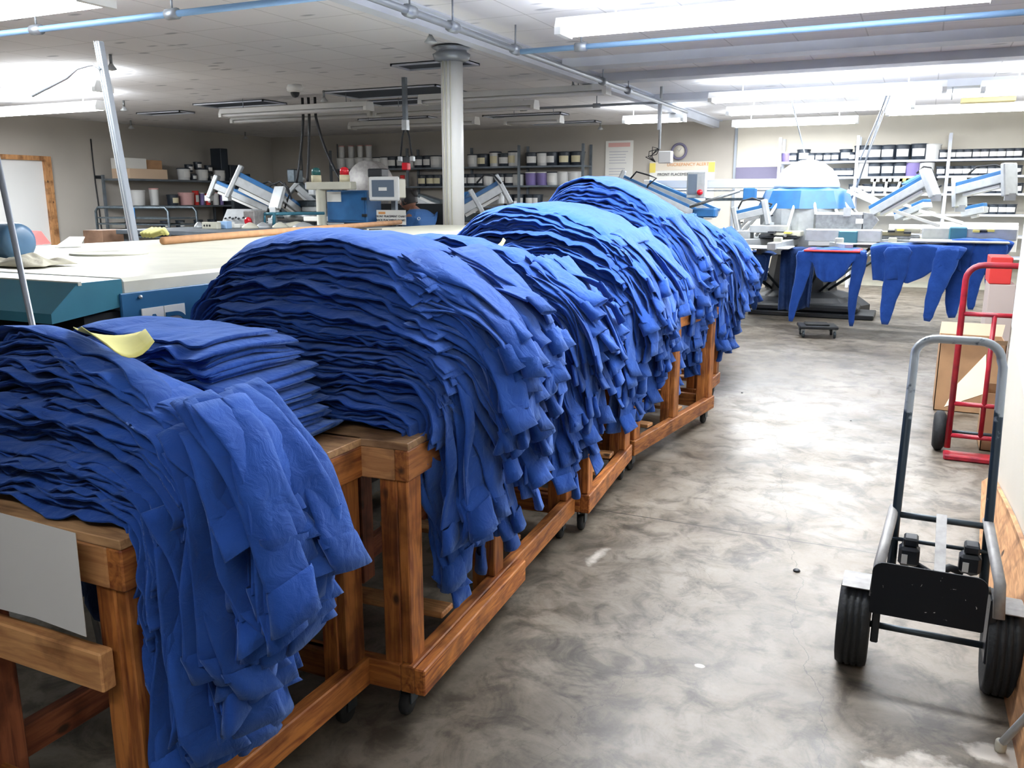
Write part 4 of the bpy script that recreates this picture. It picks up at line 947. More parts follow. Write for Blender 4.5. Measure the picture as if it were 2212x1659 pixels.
# prototypes for containers
def bucket_proto(kind, r, h, body, lid, lab):
    t = bpy.data.objects.new(kind, None); C.objects.link(t); t.location = (0, 0, 0)
    MB().lathe([(r * .86, 0), (r * .9, .01), (r, h * .93), (r * 1.0, h * .95)], n=16).build('tub', M[body], t)
    MB().lathe([(r * 1.05, 0), (r * 1.06, h * .06), (r * .98, h * .09), (r * .9, h * .07)], (0, 0, h * .91), n=16).build('lid', M[lid], t)
    if lab:
        v = []; n = 7
        for zz in (h * .22, h * .70):
            for k in range(n):
                a = -pi / 2 - .75 + 1.5 * k / (n - 1); rr = r * (.955 if zz < h * .5 else .985) * 1.02
                v.append((rr * cos(a), rr * sin(a), zz))
        MB().add(v, [(k, k + 1, n + k + 1, n + k) for k in range(n - 1)]).build('label_patch', M[lab], t)
    return t
PROTO = {}
def put_bucket(key, loc, label, cat, group, rot=0.0, scale=1.0):
    spec = dict(black=('bucket', .145, .27, 'bucket', 'bucket', 'label'), blackc=('bucket', .145, .27, 'bucket', 'bucket', 'ylab'), white=('bucket', .145, .27, 'bucketw', 'bucketw', None), small=('paint_tub', .085, .15, 'bucket', 'bucket', 'label'),
                tall=('bucket', .15, .36, 'bucketw', 'bucket', 'ylab'), can=('canister', .09, .34, 'bucketw', 'pink', None), bottle=('bottle', .055, .26, 'purple', 'bucketw', None), redb=('bottle', .06, .27, 'redcloth', 'redcloth', 'label'), pinkt=('bucket', .16, .26, 'pink', 'pink', None),
                purp=('bucket', .145, .27, 'purple', 'bucketw', None), whlab=('bucket', .145, .27, 'bucketw', 'bucket', 'label'))[key]
    k = (key,)
    if k not in PROTO:
        o = bucket_proto(*spec); PROTO[k] = o
    else:
        o = copy_tree(PROTO[k], (0, 0, 0))
    o.location = loc; o.rotation_euler = (0, 0, rot); o.scale = (scale,) * 3
    tag(o, label, cat, group); return o
# left wall shelf contents (row by row, front edge facing the room)
rsx = np.random.RandomState(4)
def lw(y): return (-13.98, y)
G = 'containers on the left wall shelf'
row = [('white', 12.35, 1.1), ('can', 12.78, 1.0), ('can', 12.80, 0), ('blackc', 13.25, .8), ('pinkt', 13.62, 1.0), ('redb', 13.88, 1.1), ('bottle', 14.05, 1.0), ('redb', 14.22, .9), ('can', 14.45, .8), ('bottle', 14.62, .9)]
for j, (k, y, sc) in enumerate(row):
    if sc: put_bucket(k, (-13.95, y, 1.42), 'container on the middle shelf of the left wall unit, place %s from the pole' % ['first', 'second', 'third', 'fourth', 'fifth', 'sixth', 'seventh', 'eighth', 'ninth', 'tenth'][j], 'container', G, pi / 2, sc)
for j, y in enumerate([13.6, 13.85, 14.1, 14.35, 14.6]):
    put_bucket('small' if j % 2 else 'whlab', (-13.95, y, 1.93), 'small tub on the top shelf of the left wall unit', 'container', 'tubs on top of the left wall shelf', pi / 2, .9)
for j, y in enumerate([13.75, 14.0, 14.3]):
    put_bucket('small', (-13.95, y, 2.10 if j != 1 else 2.16), 'dark tub stacked on the top shelf of the left wall unit', 'container', 'tubs on top of the left wall shelf', pi / 2, 1.0)
for j, y in enumerate([13.0, 13.4, 13.9, 14.3]):
    put_bucket('small', (-13.95, y, .95), 'dark tub on the lower shelf of the left wall unit', 'container', 'tubs low on the left wall shelf', pi / 2, 1.1)
t = thing('shoe_carton', 'large white and brown cardboard carton on the top shelf at far left', 'box', (-14.05, 12.55, 1.93))
MB().box((-14.3, 12.12, 1.93), (-13.82, 13.05, 2.12), ch=.005).build('carton_base', M['cardl'], t); MB().box((-14.3, 12.12, 2.12), (-13.9, 12.62, 2.32), ch=.005).build('carton_top', M['paper'], t); MB().box((-14.3, 12.62, 2.12), (-13.95, 13.05, 2.30), ch=.005).build('carton_flap', M['card'], t)
for j, (y, w, z0, z1) in enumerate([(14.75, .11, 1.93, 2.62), (15.05, .15, 1.7, 2.28), (15.35, .18, 1.6, 2.1)]):
    o = MB().box((-14.2, y - w, z0 if j == 0 else 0), (-13.9, y + w, z1), ch=.01).build('bin_stack', M['bucket']); tag(o, ['tall black stack of trays above the left shelf', 'black cabinet right of the left shelf', 'low black cabinet nearest the left back corner'][j], 'cabinet')
# grey wire rack in front of it
t = thing('wire_rack', 'dark tubular drying rack with many rails at the far left', 'rack', (-11.4, 10.4, 0))
def Pw(x, y, Y=10.3): return aty(x, y, Y)
a = Pw(206, 448); b = Pw(362, 446)
x0, x1, zt = a.x, b.x, a.z
MB().tube([(x0, 10.3, 0), (x0, 10.3, zt - .06), (x0 + .06, 10.3, zt), (x1 - .06, 10.3, zt), (x1, 10.3, zt - .06), (x1, 10.3, 0)], .022, n=8).build('frame', M['dsteel'], t)
MB().tube([(x0, 10.9, 0), (x0, 10.9, zt - .06), (x0 + .06, 10.9, zt), (x1 - .06, 10.9, zt), (x1, 10.9, zt - .06), (x1, 10.9, 0)], .022, n=8).build('frame', M['dsteel'], t)
for k in range(12):
    z = .12 + k * (zt - .2) / 12; MB().box((x0, 10.3, z), (x1, 10.9, z + .022)).build('rail', M['dsteel'], t)
for x in ((x0 * .45 + x1 * .55),): MB().cyl((x, 10.28, 0), (x, 10.28, zt), .02, n=8).build('post', M['blue'], t)
# tall grey post and thin rod at left
a = atz(213, 90, 2.75); Yp = 4.75
p0 = aty(213, 90, Yp); p1 = aty(250, 300, Yp); p2 = aty(289, 515, Yp)
t = thing('strut_post', 'tall grey slotted post standing behind the dryer, leaning slightly', 'post', (p2.x, Yp, 0))
d = (p2 - p0); foot = p0 + d * (p0.z / (p0.z - p2.z)); MB().beamlike(foot, p0, .055, .055, ch=.006).build('upright', M['conduit'], t)
for s in (-.012, .012): MB().beamlike(foot + Vector((s, -.03, 0)), p0 + Vector((s, -.03, 0)), .006, .006).build('slot_edge', M['alu'], t)
c0 = aty(216, 150, Yp - .05); c1 = aty(190, 142, Yp - .05); c2 = aty(145, 168, Yp - .1); c3 = aty(70, 208, Yp - .1)
MB().tube([c0, (c0 + c1) / 2 + Vector((0, 0, .02)), c1, (c1 + c2) / 2 + Vector((0, 0, .02)), c2, c3], .010, n=8).build('cable', M['conduit'], t)
a = aty(0, 372, 1.55); b = aty(72, 712, 1.55); d = b - a; f = a + d * ((a.z - .9) / (a.z - b.z)); top = a - d * .25
f = a + d * (a.z / (a.z - b.z))
o = MB().cyl(f, top, .0085, n=10).build('metal_rod', M['conduit']); tag(o, 'thin grey metal rod standing by the near end of the dryer', 'rod')
# wall outlet and wall line
o = MB().box((XL, 11.9, 1.93), (XL + .02, 12.06, 1.99)).build('wall_outlet', M['black']); tag(o, 'small dark outlet plate on the tan left wall', 'outlet')
o = MB().tube([atx(196, 300, XL + .015), atx(200, 340, XL + .015), atx(206, 395, XL + .015), atx(214, 450, XL + .015), atx(222, 520, XL + .015)], .012, n=6).build('extension_lead', M['cord']); tag(o, 'thin dark cord hanging between the door and the left shelf', 'cord')

# ================================================================== bucket shelves on the back wall (middle)
LV = (.5, .95, 1.40, 1.82, 2.21)
t = shelf_unit('grey shelving unit on the back wall behind the column, rows of ink buckets', -12.35, -6.2, 16.45, 16.9, LV, 2.62, posts=(-12.35, -10.3, -8.95, -7.62, -6.22))
G1 = 'ink buckets on the back wall shelves left of the column'; G2 = 'ink buckets on the back wall shelves right of the column'
def bx(px_, z=2.2): return aty(px_, 361, 16.6).x
for j, x in enumerate([737, 757, 777, 795, 815]):
    put_bucket('white' if j != 4 else 'whlab', (bx(x), 16.65, 2.21), 'pale tub on the top shelf behind the hanging red box', 'bucket', 'pale tubs stacked on the top shelf at left', 0, .92); 
    if j < 4: put_bucket('can', (bx(x), 16.65, 2.46), 'pale can stacked on another tub of the top shelf', 'can', 'pale tubs stacked on the top shelf at left', 0, .8)
for j, x in enumerate([832, 848, 866, 886, 905, 925, 940]):
    put_bucket('black' if j % 3 else 'whlab', (bx(x), 16.65, 2.21), 'black ink bucket on the top shelf left of the column', 'bucket', G1, rsx.uniform(-.3, .3), .95)
for j, x in enumerate([866, 912, 930, 944]):
    put_bucket('redb' if j == 0 else 'blackc', (bx(x), 16.65, 1.82), 'ink bucket on the second shelf left of the column' if j else 'red bottle on the second shelf left of the column', 'bucket', G1 if j else None, 0, .9)
keys = ['whlab', 'blackc', 'tall', 'black', 'tall']; 
for j, x in enumerate([1022, 1043, 1068, 1088, 1108]): put_bucket(keys[j], (bx(x), 16.65, 2.21), 'ink bucket on the top shelf, bay right beside the column', 'bucket', G2, rsx.uniform(-.3, .3), .98 if keys[j] != 'tall' else .85)
for j, x in enumerate([1148, 1172, 1192, 1210, 1219, 1232, 1246]):
    if j in (3,): continue
    put_bucket(['black', 'whlab', 'black', '', 'blackc', 'black', 'blackc'][j], (bx(x), 16.65 if j != 5 else 16.78, 2.21), 'ink bucket on the top shelf, right end bay', 'bucket', G2, rsx.uniform(-.3, .3), 1.0)
for j, x in enumerate([1005, 1018, 1036, 1054, 1080, 1100, 1118]): put_bucket(['black', 'black', 'black', 'whlab', 'black', 'black', 'whlab'][j], (bx(x), 16.65, 1.82), 'ink bucket on the second shelf right of the column', 'bucket', G2, rsx.uniform(-.3, .3), .92)
for j, x in enumerate([1147, 1171, 1194, 1217, 1240]): put_bucket(['purp', 'purp', 'whlab', 'white', 'white'][j], (bx(x), 16.65, 1.82), 'pale or purple bucket on the second shelf, right end bay', 'bucket', G2, rsx.uniform(-.3, .3), 1.0)
for j, x in enumerate([1098, 1120, 1146, 1158]): put_bucket('black', (bx(x), 16.65, 1.40), 'black ink bucket on the third shelf behind the pale shirts', 'bucket', G2, rsx.uniform(-.3, .3), .9)
# posters, chart and ring on the back wall
def poster(label, x0, y0, x1, y1, Y=16.97, m='paper'):
    a = aty(x0, y1, Y); b = aty(x1, y0, Y); t = thing('wall_poster', label, 'poster', ((a.x + b.x) / 2, Y, a.z)); MB().box((a.x, Y, a.z), (b.x, Y + .02, b.z)).build('sheet', M[m], t); return t, a, b
t, a, b = poster('tall narrow white poster with a reddish heading and text lines', 1305, 303, 1368, 470)
MB().box((a.x + .06, 16.965, b.z - .12), (b.x - .06, 16.969, b.z - .04)).build('heading', mat('pink_print', (.75, .45, .42), .8), t)
g = MB(); 
for k in range(26):
    zz = b.z - .22 - k * .055
    if k % 6 != 5: g.box((a.x + .08, 16.966, zz), (b.x - .08 - .12 * rsx.rand(), 16.969, zz + .014))
g.build('text_lines', mat('faint_print', (.55, .55, .60), .8), t)
t, a, b = poster('wide white placement chart poster with yellow ends and orange heading', 1400, 348, 1545, 470)
MB().box((a.x, 16.962, b.z - .16), (b.x, 16.968, b.z)).build('heading_band', mat('pale_peach', (.82, .74, .62), .8), t)
for s in (0, 1): MB().box((a.x + s * (b.x - a.x - .12), 16.956, b.z - .2), (a.x + .12 + s * (b.x - a.x - .12), 16.961, b.z - .02)).build('corner_mark', M['yel'], t)
text('DISCREPANCY ALERT', .085, ((a.x + b.x) / 2 + .12, 16.955, b.z - .055), (pi / 2, 0, 0), M['inkr'], t)
text('FRONT PLACEMENT CHART', .075, ((a.x + b.x) / 2 + .0, 16.955, b.z - .24), (pi / 2, 0, 0), M['ink'], t)
text('BACK PLACEMENT CHART', .075, ((a.x + b.x) / 2 + .0, 16.955, b.z - .62), (pi / 2, 0, 0), M['ink'], t)
p = aty(1467, 327, 16.95)
t = thing('wall_clock', 'round wall clock with a dark rim above the chart poster', 'clock', (p.x, 16.95, p.z - .15))
MB().tube([(p.x + .14 * cos(k * tau / 28), 16.94, p.z + .14 * sin(k * tau / 28)) for k in range(28)], .025, closed=True, n=8).build('rim', M['plum'], t)
MB().lathe([(.13, 0), (.13, .03)], (p.x, 16.94, p.z), n=24, axis='y').build('face', M['wallm'], t)
for k, (dx, dz) in enumerate(((.05, .06), (-.03, .04))): MB().beamlike((p.x, 16.935, p.z), (p.x + dx, 16.935, p.z + dz), .006, .008).build('hand', mat('clock_hand_%d' % k, (.45, .45, .45), .6), t)
# ================================================================== shelves on the rear wall at right
RZ = (.6, .95, 1.30, 1.64, 1.93, 2.20)
shelf_unit('pale metal shelving unit on the rear wall at right, filled with dark ink tubs', -2.45, 1.9, 16.45, 16.9, RZ, 2.62, m='beam', posts=(-2.45, -1.15, .28, 1.85))
GR = 'ink tubs on the rear wall shelves at right'
def rx(x, y=345): return aty(x, y, 16.6).x
spec = [(1698, 'purp', .62), (1713, 'small', 1.05), (1735, 'black', .80), (1752, 'small', 1), (1768, 'small', 1), (1787, 'small', 1), (1804, 'small', 1), (1826, 'black', .75), (1838, 'small', 1.0),
        (1862, 'black', .95), (1888, 'black', .95), (1918, 'black', .95), (1948, 'black', .95), (1984, 'black', .98), (2012, 'white', .95)] 
for x, k, s in spec: put_bucket(k, (rx(x), 16.62, 2.20), 'dark ink tub on the top shelf at right, left or middle bay', 'bucket', GR + ', top row', rsx.uniform(-.2, .2), s)
for x in range(2036, 2205, 18): put_bucket('small', (rx(x), 16.60, 2.20), 'small black ink tub on the top shelf, right end bay', 'tub', 'small ink tubs in the right end bay', rsx.uniform(-.2, .2), 1.05)
for x in range(2036, 2205, 18): put_bucket('small', (rx(x), 16.60, 1.93), 'small black ink tub on the second shelf, right end bay', 'tub', 'small ink tubs in the right end bay', rsx.uniform(-.2, .2), 1.05)
for x in range(2060, 2205, 18): put_bucket('small', (rx(x), 16.60, 1.64), 'small black ink tub on the third shelf, right end bay', 'tub', 'small ink tubs in the right end bay', rsx.uniform(-.2, .2), 1.1)
for x in range(2100, 2205, 19): put_bucket('small', (rx(x), 16.60, 1.30), 'small black ink tub on the fourth shelf, right end bay', 'tub', 'small ink tubs in the right end bay', rsx.uniform(-.2, .2), 1.1)
for x in range(1812, 1845, 13): put_bucket('small', (rx(x), 16.60, 1.93), 'small ink tub on the second shelf just right of the white dome', 'tub', GR + ', second row', 0, 1.0)
for x, k in ((1866, 'white'), (1890, 'black'), (1918, 'black'), (1945, 'black'), (1973, 'purp'), (2003, 'whlab')): put_bucket(k, (rx(x), 16.62, 1.93), 'ink bucket on the second shelf at right, middle bay', 'bucket', GR + ', second row', rsx.uniform(-.2, .2), .9)
for x in (1850, 1880, 1905, 1935, 1965): put_bucket('small', (rx(x), 16.60, 1.64), 'dark tub on the third shelf at right, middle bay', 'tub', GR + ', third row', 0, 1.1)
for j, (x, m) in enumerate([(1886, 'white'), (1912, 'white'), (1936, 'white'), (1950, 'yel')]):
    p = aty(x, 395, 16.3); t = thing('spatula', ['white handled spatula leaning left on the rear shelf', 'white handled spatula with red tip on the rear shelf', 'slanted white spatula on the rear shelf', 'yellow handled spatula on the rear shelf'][j], 'spatula', (p.x, 16.46, 1.64), None)
    MB().beamlike((p.x, 16.47, 1.642), (p.x + .02 + .05 * (j > 1), 16.47, 1.895), .03, .04).build('handle', M[m], t); MB().box((p.x - .05, 16.455, 1.84), (p.x + .09, 16.485, 1.89)).build('blade', M[m], t)
# dark wall panel, wall rod
o = blk('wall_panel', 'dark purple grey panel on the rear wall left of the shelves', 'panel', 1588, 389, 1690, 360, 16.93, .05, 'plum', z0=None)
# hanging thin lines down to the white dome
for j, (x0, y0, x1, y1, m) in enumerate([(1722, 265, 1738, 330, 'conduit'), (1905, 235, 1850, 410, 'conduit'), (1912, 235, 1836, 440, 'conduit'), (1893, 262, 1858, 345, 'conduit')]):
    a = aty(x0, y0, 13.0); b = aty(x1, y1, 13.0); up = a + (a - b) * ((CEIL - a.z) / (a.z - b.z))
    o = MB().cyl(b, up, .010, n=6).build('hanging_line', M[m]); tag(o, ['thin line hanging above the white dome', 'left grey air line slanting down right of the dome', 'longest grey air line slanting down right of the dome', 'short grey air line above the right shelves'][j], 'cord')
o = blk('yellow_lamp_shade', 'yellowish unlit light cover hanging at the far right', 'light cover', 2075, 222, 2196, 207, 12.4, .2, mat('yellowed_plastic', (.78, .66, .32), .5))
for q in (-.4, .4): MB().cyl((o.location.x + q, o.location.y + .0, o.location.z + .05), (o.location.x + q, o.location.y, CEIL + .001), .006, n=6).build('hanger', M['conduit'], o)

# ================================================================== large printing press at right
CX, CY = -1.53, 12.9
t = thing('printing_press', 'large white and blue rotary printing press with a white dome on top', 'printing press', (CX, CY, 0)); PR = t
MB().lathe([(.44, 0), (.435, .05), (.40, .15), (.33, .25), (.22, .33), (.10, .375), (.005, .385)], (CX, CY, 1.70), n=40).build('dome', M['white'], t)
MB().lathe([(.66, 1.42), (.56, 1.66), (.44, 1.70)], (CX, CY, 0), n=8, smooth=False).build('upper_hub', M['blue'], t)
MB().lathe([(.46, .78), (.55, .80), (.60, 1.10), (.62, 1.42)], (CX, CY, 0), n=16, smooth=False).build('lower_hub', M['alu'], t)
MB().lathe([(.95, 0), (.95, .10), (.78, .22), (.5, .28), (.42, .78)], (CX, CY + .1, 0), n=8, smooth=False).build('pedestal', M['black'], t)
MB().box((CX - .55, CY - .9, 0), (CX + 1.05, CY - .2, .06), ch=.01).box((CX - .5, CY - .85, .06), (CX + .85, CY - .25, .16), ch=.03).build('floor_base', M['black'], t)
for k in range(14):
    a = tau * k / 14 + .1
    MB().cyl((CX + .38 * cos(a), CY + .38 * sin(a), 1.70), (CX + .95 * cos(a), CY + .95 * sin(a), 1.06), .020, n=8).build('dome_strut', M['white'], t)
# lower spider arms carrying pallets
NA = 14
for k in range(NA):
    a = tau * k / NA + .16; ca, sa = cos(a), sin(a)
    MB().beamlike((CX + .4 * ca, CY + .4 * sa, .98), (CX + 2.0 * ca, CY + 2.0 * sa, .98), .10, .09, ch=.008).build('pallet_arm', M['alu'], t)
    MB().cyl((CX + .42 * ca, CY + .42 * sa, .30), (CX + 1.25 * ca, CY + 1.25 * sa, .92), .018, n=8).build('brace', M['dsteel'], t)
    MB().box((CX + 1.62 * ca - .05, CY + 1.62 * sa - .05, 1.0), (CX + 1.62 * ca + .05, CY + 1.62 * sa + .05, 1.08), ch=.01).build('clamp', M['offwhite'], t)
# white crossbeam toward the left with a control box on its end
l = aty(1393, 398, 13.2); r = aty(1672, 397, 13.2)
MB().beamlike((l.x, 13.2, l.z), (CX, 13.0, r.z), .12, .13, ch=.01).build('crossbeam', M['white'], t)
MB().beamlike((l.x, 13.15, l.z - .10), (CX, 12.95, r.z - .10), .03, .02).build('guide_rail', M['steel'], t)
Yc = 12.4; a = aty(1482, 428, Yc); b = aty(1525, 371, Yc)
cb = MB().box((a.x, Yc, a.z), (b.x, Yc + .12, b.z), ch=.01).build('control_pendant', M['alu'], t)
MB().box((a.x + .02, Yc - .006, a.z + .05), (a.x + (b.x - a.x) * .55, Yc, b.z - .03)).build('pendant_screen', M['glass'], cb)
MB().cyl((b.x - .07, Yc, a.z + .08), (b.x - .07, Yc - .03, a.z + .08), .04, n=14).build('stop_button', M['redlens'], cb)
MB().beamlike((b.x, Yc + .06, a.z - .02), (CX - .3, CY, 1.55), .04, .04).build('pendant_arm', M['dsteel'], t)
MB().cyl(aty(1490, 447, 12.2), aty(1598, 412, 12.2), .022, n=8).build('pendant_pole', M['steel'], t)
# print heads: inclined box beams
def head(p0, p1, w, h, sub=True, br=(.0, 1.0), m='blue', T=t, brk=True, big=1.0):
    p0 = Vector(p0); p1 = Vector(p1); d = (p1 - p0).normalized(); side = d.cross(Vector((0, 0, 1))).normalized(); up = side.cross(d)
    hd = MB().beamlike(p0, p1, w, h * .55, ch=.006).build('print_head', M['alu'], T)
    MB().beamlike(p0 + up * h * .40, p1 + up * h * .40, w * .9, h * .30, ch=.005).build('blue_cover', M[m], hd)
    MB().beamlike(p0 - up * h * .42 + d * .1, p1 - up * h * .42 - d * .1, w * .5, h * .2).build('guide_rail', M['white'], hd)
    MB().beamlike(p0 + (p1 - p0) * .58 - side * w * .52, p0 + (p1 - p0) * .72 - side * w * .52, .006, h * .4).build('sticker', M['ylab'], hd)
    if brk:
        for f in br:
            q = p0 + (p1 - p0) * f
            MB().beamlike(q + up * h * .95, q - up * h * 1.2, w * 1.15, .065 * big, ch=.012).box((-.05, -.04, -.04), (.06, .04, .04), T=Matrix.Translation(q - up * h * 1.25)).build('end_bracket', M['alu'], hd)
            for s in (-.5, .3):
                MB().beamlike(q + up * h * s - side * w * .66, q + up * h * s - side * w * .66 + d * .06, .01, .018).build('slot', M['black'], hd)
    return hd
def U(x, y, Y): return aty(x, y, Y)
head(U(1888, 460, 12.0), U(2008, 392, 11.6), .16, .17, br=(1.0,))
head(U(1940, 470, 12.6), U(2005, 442, 12.3), .15, .14, brk=False)
head(U(2072, 412, 11.9), U(2180, 384, 11.3), .16, .17, br=(0.0, 1.0))
head(U(1955, 405, 13.9), U(1990, 386, 14.0), .14, .12, brk=False)
head(U(2080, 462, 12.6), U(2130, 452, 12.5), .15, .15, brk=False)
head(U(1340, 388, 12.3), U(1520, 470, 12.6), .16, .15, br=(0.0,))
head(U(1402, 400, 13.0), U(1550, 462, 13.0), .16, .15, brk=False)
head(U(1590, 470, 12.1), U(1655, 455, 12.1), .16, .16, br=(0.0, 1.0))
# flat aluminium arms seen level
for (x0, y0, x1, y1, Y, w, h) in [(1840, 405, 1925, 448, 12.8, .05, .05), (1830, 412, 1905, 446, 12.7, .05, .05), (1850, 405, 1990, 415, 13.5, .05, .05), (1930, 455, 2030, 488, 12.0, .04, .04), (1985, 455, 2080, 482, 12.2, .04, .04), (1920, 490, 2200, 494, 12.4, .06, .07),
                                  (2010, 483, 2200, 486, 12.8, .05, .05), (1945, 440, 2020, 462, 12.4, .04, .04)]:
    MB().beamlike(U(x0, y0, Y), U(x1, y1, Y), w, h, ch=.005).build('guide_bar', M['white'], t)
# heavy horizontal side boxes with teal end blocks (front of press)
def sidebox(x0, y0, x1, y1, Y, d, nx0, nx1, ny0, ny1):
    a = U(x0, y1, Y); b = U(x1, y0, Y); s = MB().box((a.x, Y, a.z), (b.x, Y + d, b.z), ch=.012).build('index_arm', M['alu'], t)
    c = U(nx0, ny1, Y - .05); e = U(nx1, ny0, Y - .05); MB().box((c.x, Y - .06, c.z), (e.x, Y + .08, e.z), ch=.012).build('end_block', M['teal'], s)
    MB().box((a.x + .05, Y - .01, a.z - .05), (b.x - .05, Y + .12, a.z)).build('underside_bar', M['white'], s)
sidebox(1738, 497, 1905, 521, 11.6, .25, 1809, 1853, 499, 535)
sidebox(1990, 494, 2200, 517, 11.4, .25, 2048, 2090, 491, 524)
a = U(1755, 503, 11.9); b = U(1890, 459, 11.9)
cv = MB().box((a.x, 11.9, a.z), (b.x - .1, 12.15, b.z), ch=.03).build('front_cover', M['steel'], t)
MB().poly([(b.x - .14, 11.9, a.z + .02), (b.x - .02, 11.9, a.z + .06), (b.x + .05, 11.9, (a.z + b.z) / 2 + .03), (b.x - .02, 11.9, b.z - .02), (b.x - .14, 11.9, b.z)], (0, .2, 0)).build('cover_nose', M['steel'], cv)
MB().box((U(1822, 459, 11.88).x, 11.86, b.z - .05), (U(1838, 459, 11.88).x, 11.9, b.z + .06)).build('catch', M['alu'], cv)
MB().box((U(1850, 459, 11.88).x, 11.888, b.z - .14), (U(1866, 459, 11.88).x, 11.9, b.z - .08)).build('notice', M['paper'], cv)
for (x, y, w, h, m) in [(1600, 508, .25, .12, 'alu'), (1660, 495, .5, .1, 'alu'), (1700, 505, .35, .07, 'offwhite'), (1680, 511, .5, .05, 'black'), (1930, 505, .4, .05, 'ylab'), (1960, 498, .3, .05, 'offwhite'), (1940, 513, .5, .05, 'steel')]:
    p = U(x, y, 12.0); MB().box((p.x - w / 2, 12.0, p.z - h / 2), (p.x + w / 2, 12.3, p.z + h / 2), ch=.008).build('pallet_bracket', M[m], t)
for k, (x, y) in enumerate([(1665, 502), (1700, 503), (1925, 500), (1945, 497), (1960, 503), (2110, 500), (2125, 500), (2140, 499)]):
    p = U(x, y, 11.36 if x > 2000 else 11.8); MB().box((p.x - .04, 11.36 if x > 2000 else 11.8, p.z - .012), (p.x + .04, 12.0, p.z + .012)).build('warning_mark', M['yel' if k % 2 else 'black'], t)
# cables looping over the heads
for (pts) in [[(1362, 386), (1375, 371), (1400, 378), (1418, 385), (1400, 400), (1398, 406)], [(1592, 455), (1603, 434), (1625, 428), (1650, 436), (1668, 442)], [(2090, 378), (2110, 360), (2150, 356), (2180, 366)], [(1980, 375), (1995, 360), (2010, 362), (2025, 390)]]:
    MB().tube([U(x, y, 12.2) for x, y in pts], .013, n=6).build('cable', M['cord'], t)
MB().box(U(1604, 432, 12.3), U(1632, 406, 12.3) + Vector((0, .15, 0)), ch=.01).build('motor', M['blue'], t)
MB().box(U(1495, 470, 12.25), U(1545, 450, 12.25) + Vector((0, .2, 0)), ch=.02).build('head_guard', M['blue'], t)

# shirts hanging on pallets: board plus draped body, two long sleeves
def pallet_shirt(label, x, y, z, wd, dp, hem, sleeves, m='shirt', seed=0):
    """cloth lying on a pallet: top sheet, front drop following a hem line, short sides, and hanging sleeves"""
    t2 = thing('hanging_shirt', label, 'shirt', (x, y, z), 'shirts hanging from the printing press pallets')
    n = 42; rows = 18; V = np.zeros((rows, n, 3))
    for i in range(rows):
        for j in range(n):
            u = j / (n - 1); hh = float(np.interp(u, np.linspace(0, 1, len(hem)), hem)); X = x + (u - .5) * wd
            edge = (abs(u - .5) * 2) ** 6
            if i < 5: f = i / 4; V[i, j] = (X, y + dp / 2 - dp * f, z + .012 - .03 * edge + .006 * sin(u * 17 + f * 5))
            else:
                g = (i - 4) / (rows - 5); r = min(1, g * 5)
                V[i, j] = (X + .02 * g * sin(u * 9 + seed) + (.5 - u) * .08 * g, y - dp / 2 - .02 * r + .028 * g * sin(u * 26 + seed * 2) + .02 * g * sin(u * 11 + seed), z + .01 - .03 * edge - hh * g)
    o = fast_mesh('shirt_body', V, grid_faces(rows, n, False), M[m], parent=t2, origin=(x, y, z)); md = o.modifiers.new('s', 'SOLIDIFY'); md.thickness = .012
    for q, (dx, ln, w0, lean) in enumerate(sleeves):
        pts = []; rr = []
        for k in range(16):
            f = k / 15; pts.append((x + dx + lean * f ** 1.3 + .012 * sin(f * 6 + q), y - dp / 2 - .035 + .02 * sin(f * 5 + q * 2), z + .0 - ln * f)); rr.append(w0 * (1.30 - .88 * f ** 1.1) * (1 + .04 * sin(k * 1.7 + q * 2)))
        rr[0] *= .75; rr[-1] *= .7
        MB().tube(pts, rr, n=16, sy=.30).build('sleeve', M[m], t2)
    return t2
def pal(label, x, y, z, w, d, m='alu', arm=True):
    tt = thing('press_pallet', label, 'pallet', (x, y, z), 'flat pallets on the printing press arms')
    MB().box((x - w / 2, y - d / 2, z - .02), (x + w / 2, y + d / 2, z), ch=.008).build('board', M[m], tt); MB().box((x - .03, y, z - .10), (x + .03, y + d / 2 + .5, z - .02)).build('support', M['dsteel'], tt)
S1 = U(1800, 541, 10.9)
pal('red edged pallet above the hanging shirt with a cut out neck', S1.x, 10.95, S1.z + .012, .62, .55, 'redcloth')
pallet_shirt('dark blue shirt hanging from the red edged pallet, sleeves nearly to the floor', S1.x, 11.0, S1.z - .005, .70, .5, [.08, .14, .30, .37, .36, .28, .12, .06], [(-.30, .84, .075, -.10), (.30, .86, .065, -.03)], seed=1)
S2 = U(1982, 538, 10.75)
pallet_shirt('blue shirt draped over the wide pallet, two long sleeves hanging', S2.x, 11.0, S2.z + .02, .98, .55, [.36, .40, .36, .42, .34, .24, .16, .10], [(-.20, .88, .115, -.06), (.30, .82, .105, -.14)], seed=2)
S3 = U(2112, 532, 11.0)
pallet_shirt('blue shirt draped over the rightmost pallet beside the red hand truck', S3.x + .02, 11.28, S3.z + .05, .66, .55, [.2, .3, .42, .42, .35, .2, .1], [(-.20, .86, .12, .0), (.02, .76, .085, -.05), (.17, .66, .08, -.03)], seed=3)
S4 = U(1640, 550, 11.4)
pallet_shirt('dark blue shirt hanging at the left side of the press, beside the last shirt pile', S4.x - .1, 11.6, S4.z, .5, .5, [.7, .6, .4, .3], [(.1, .7, .08, .0)], seed=4, m='navy')
S5 = U(1712, 540, 11.6)
pallet_shirt('near black shirt hanging under the press beside the braces', S5.x + .08, 11.75, S5.z, .42, .4, [.75, .8, .78, .7], [], seed=5, m='navy')
pal('pale pallet at the left front of the press', U(1640, 532, 11.3).x, 11.3, U(1640, 532, 11.3).z, .8, .6, 'alu')
pal('pale pallet stacked over the right draped shirt', U(2070, 515, 11.1).x, 11.1, U(2070, 519, 11.1).z, 1.0, .5, 'offwhite')
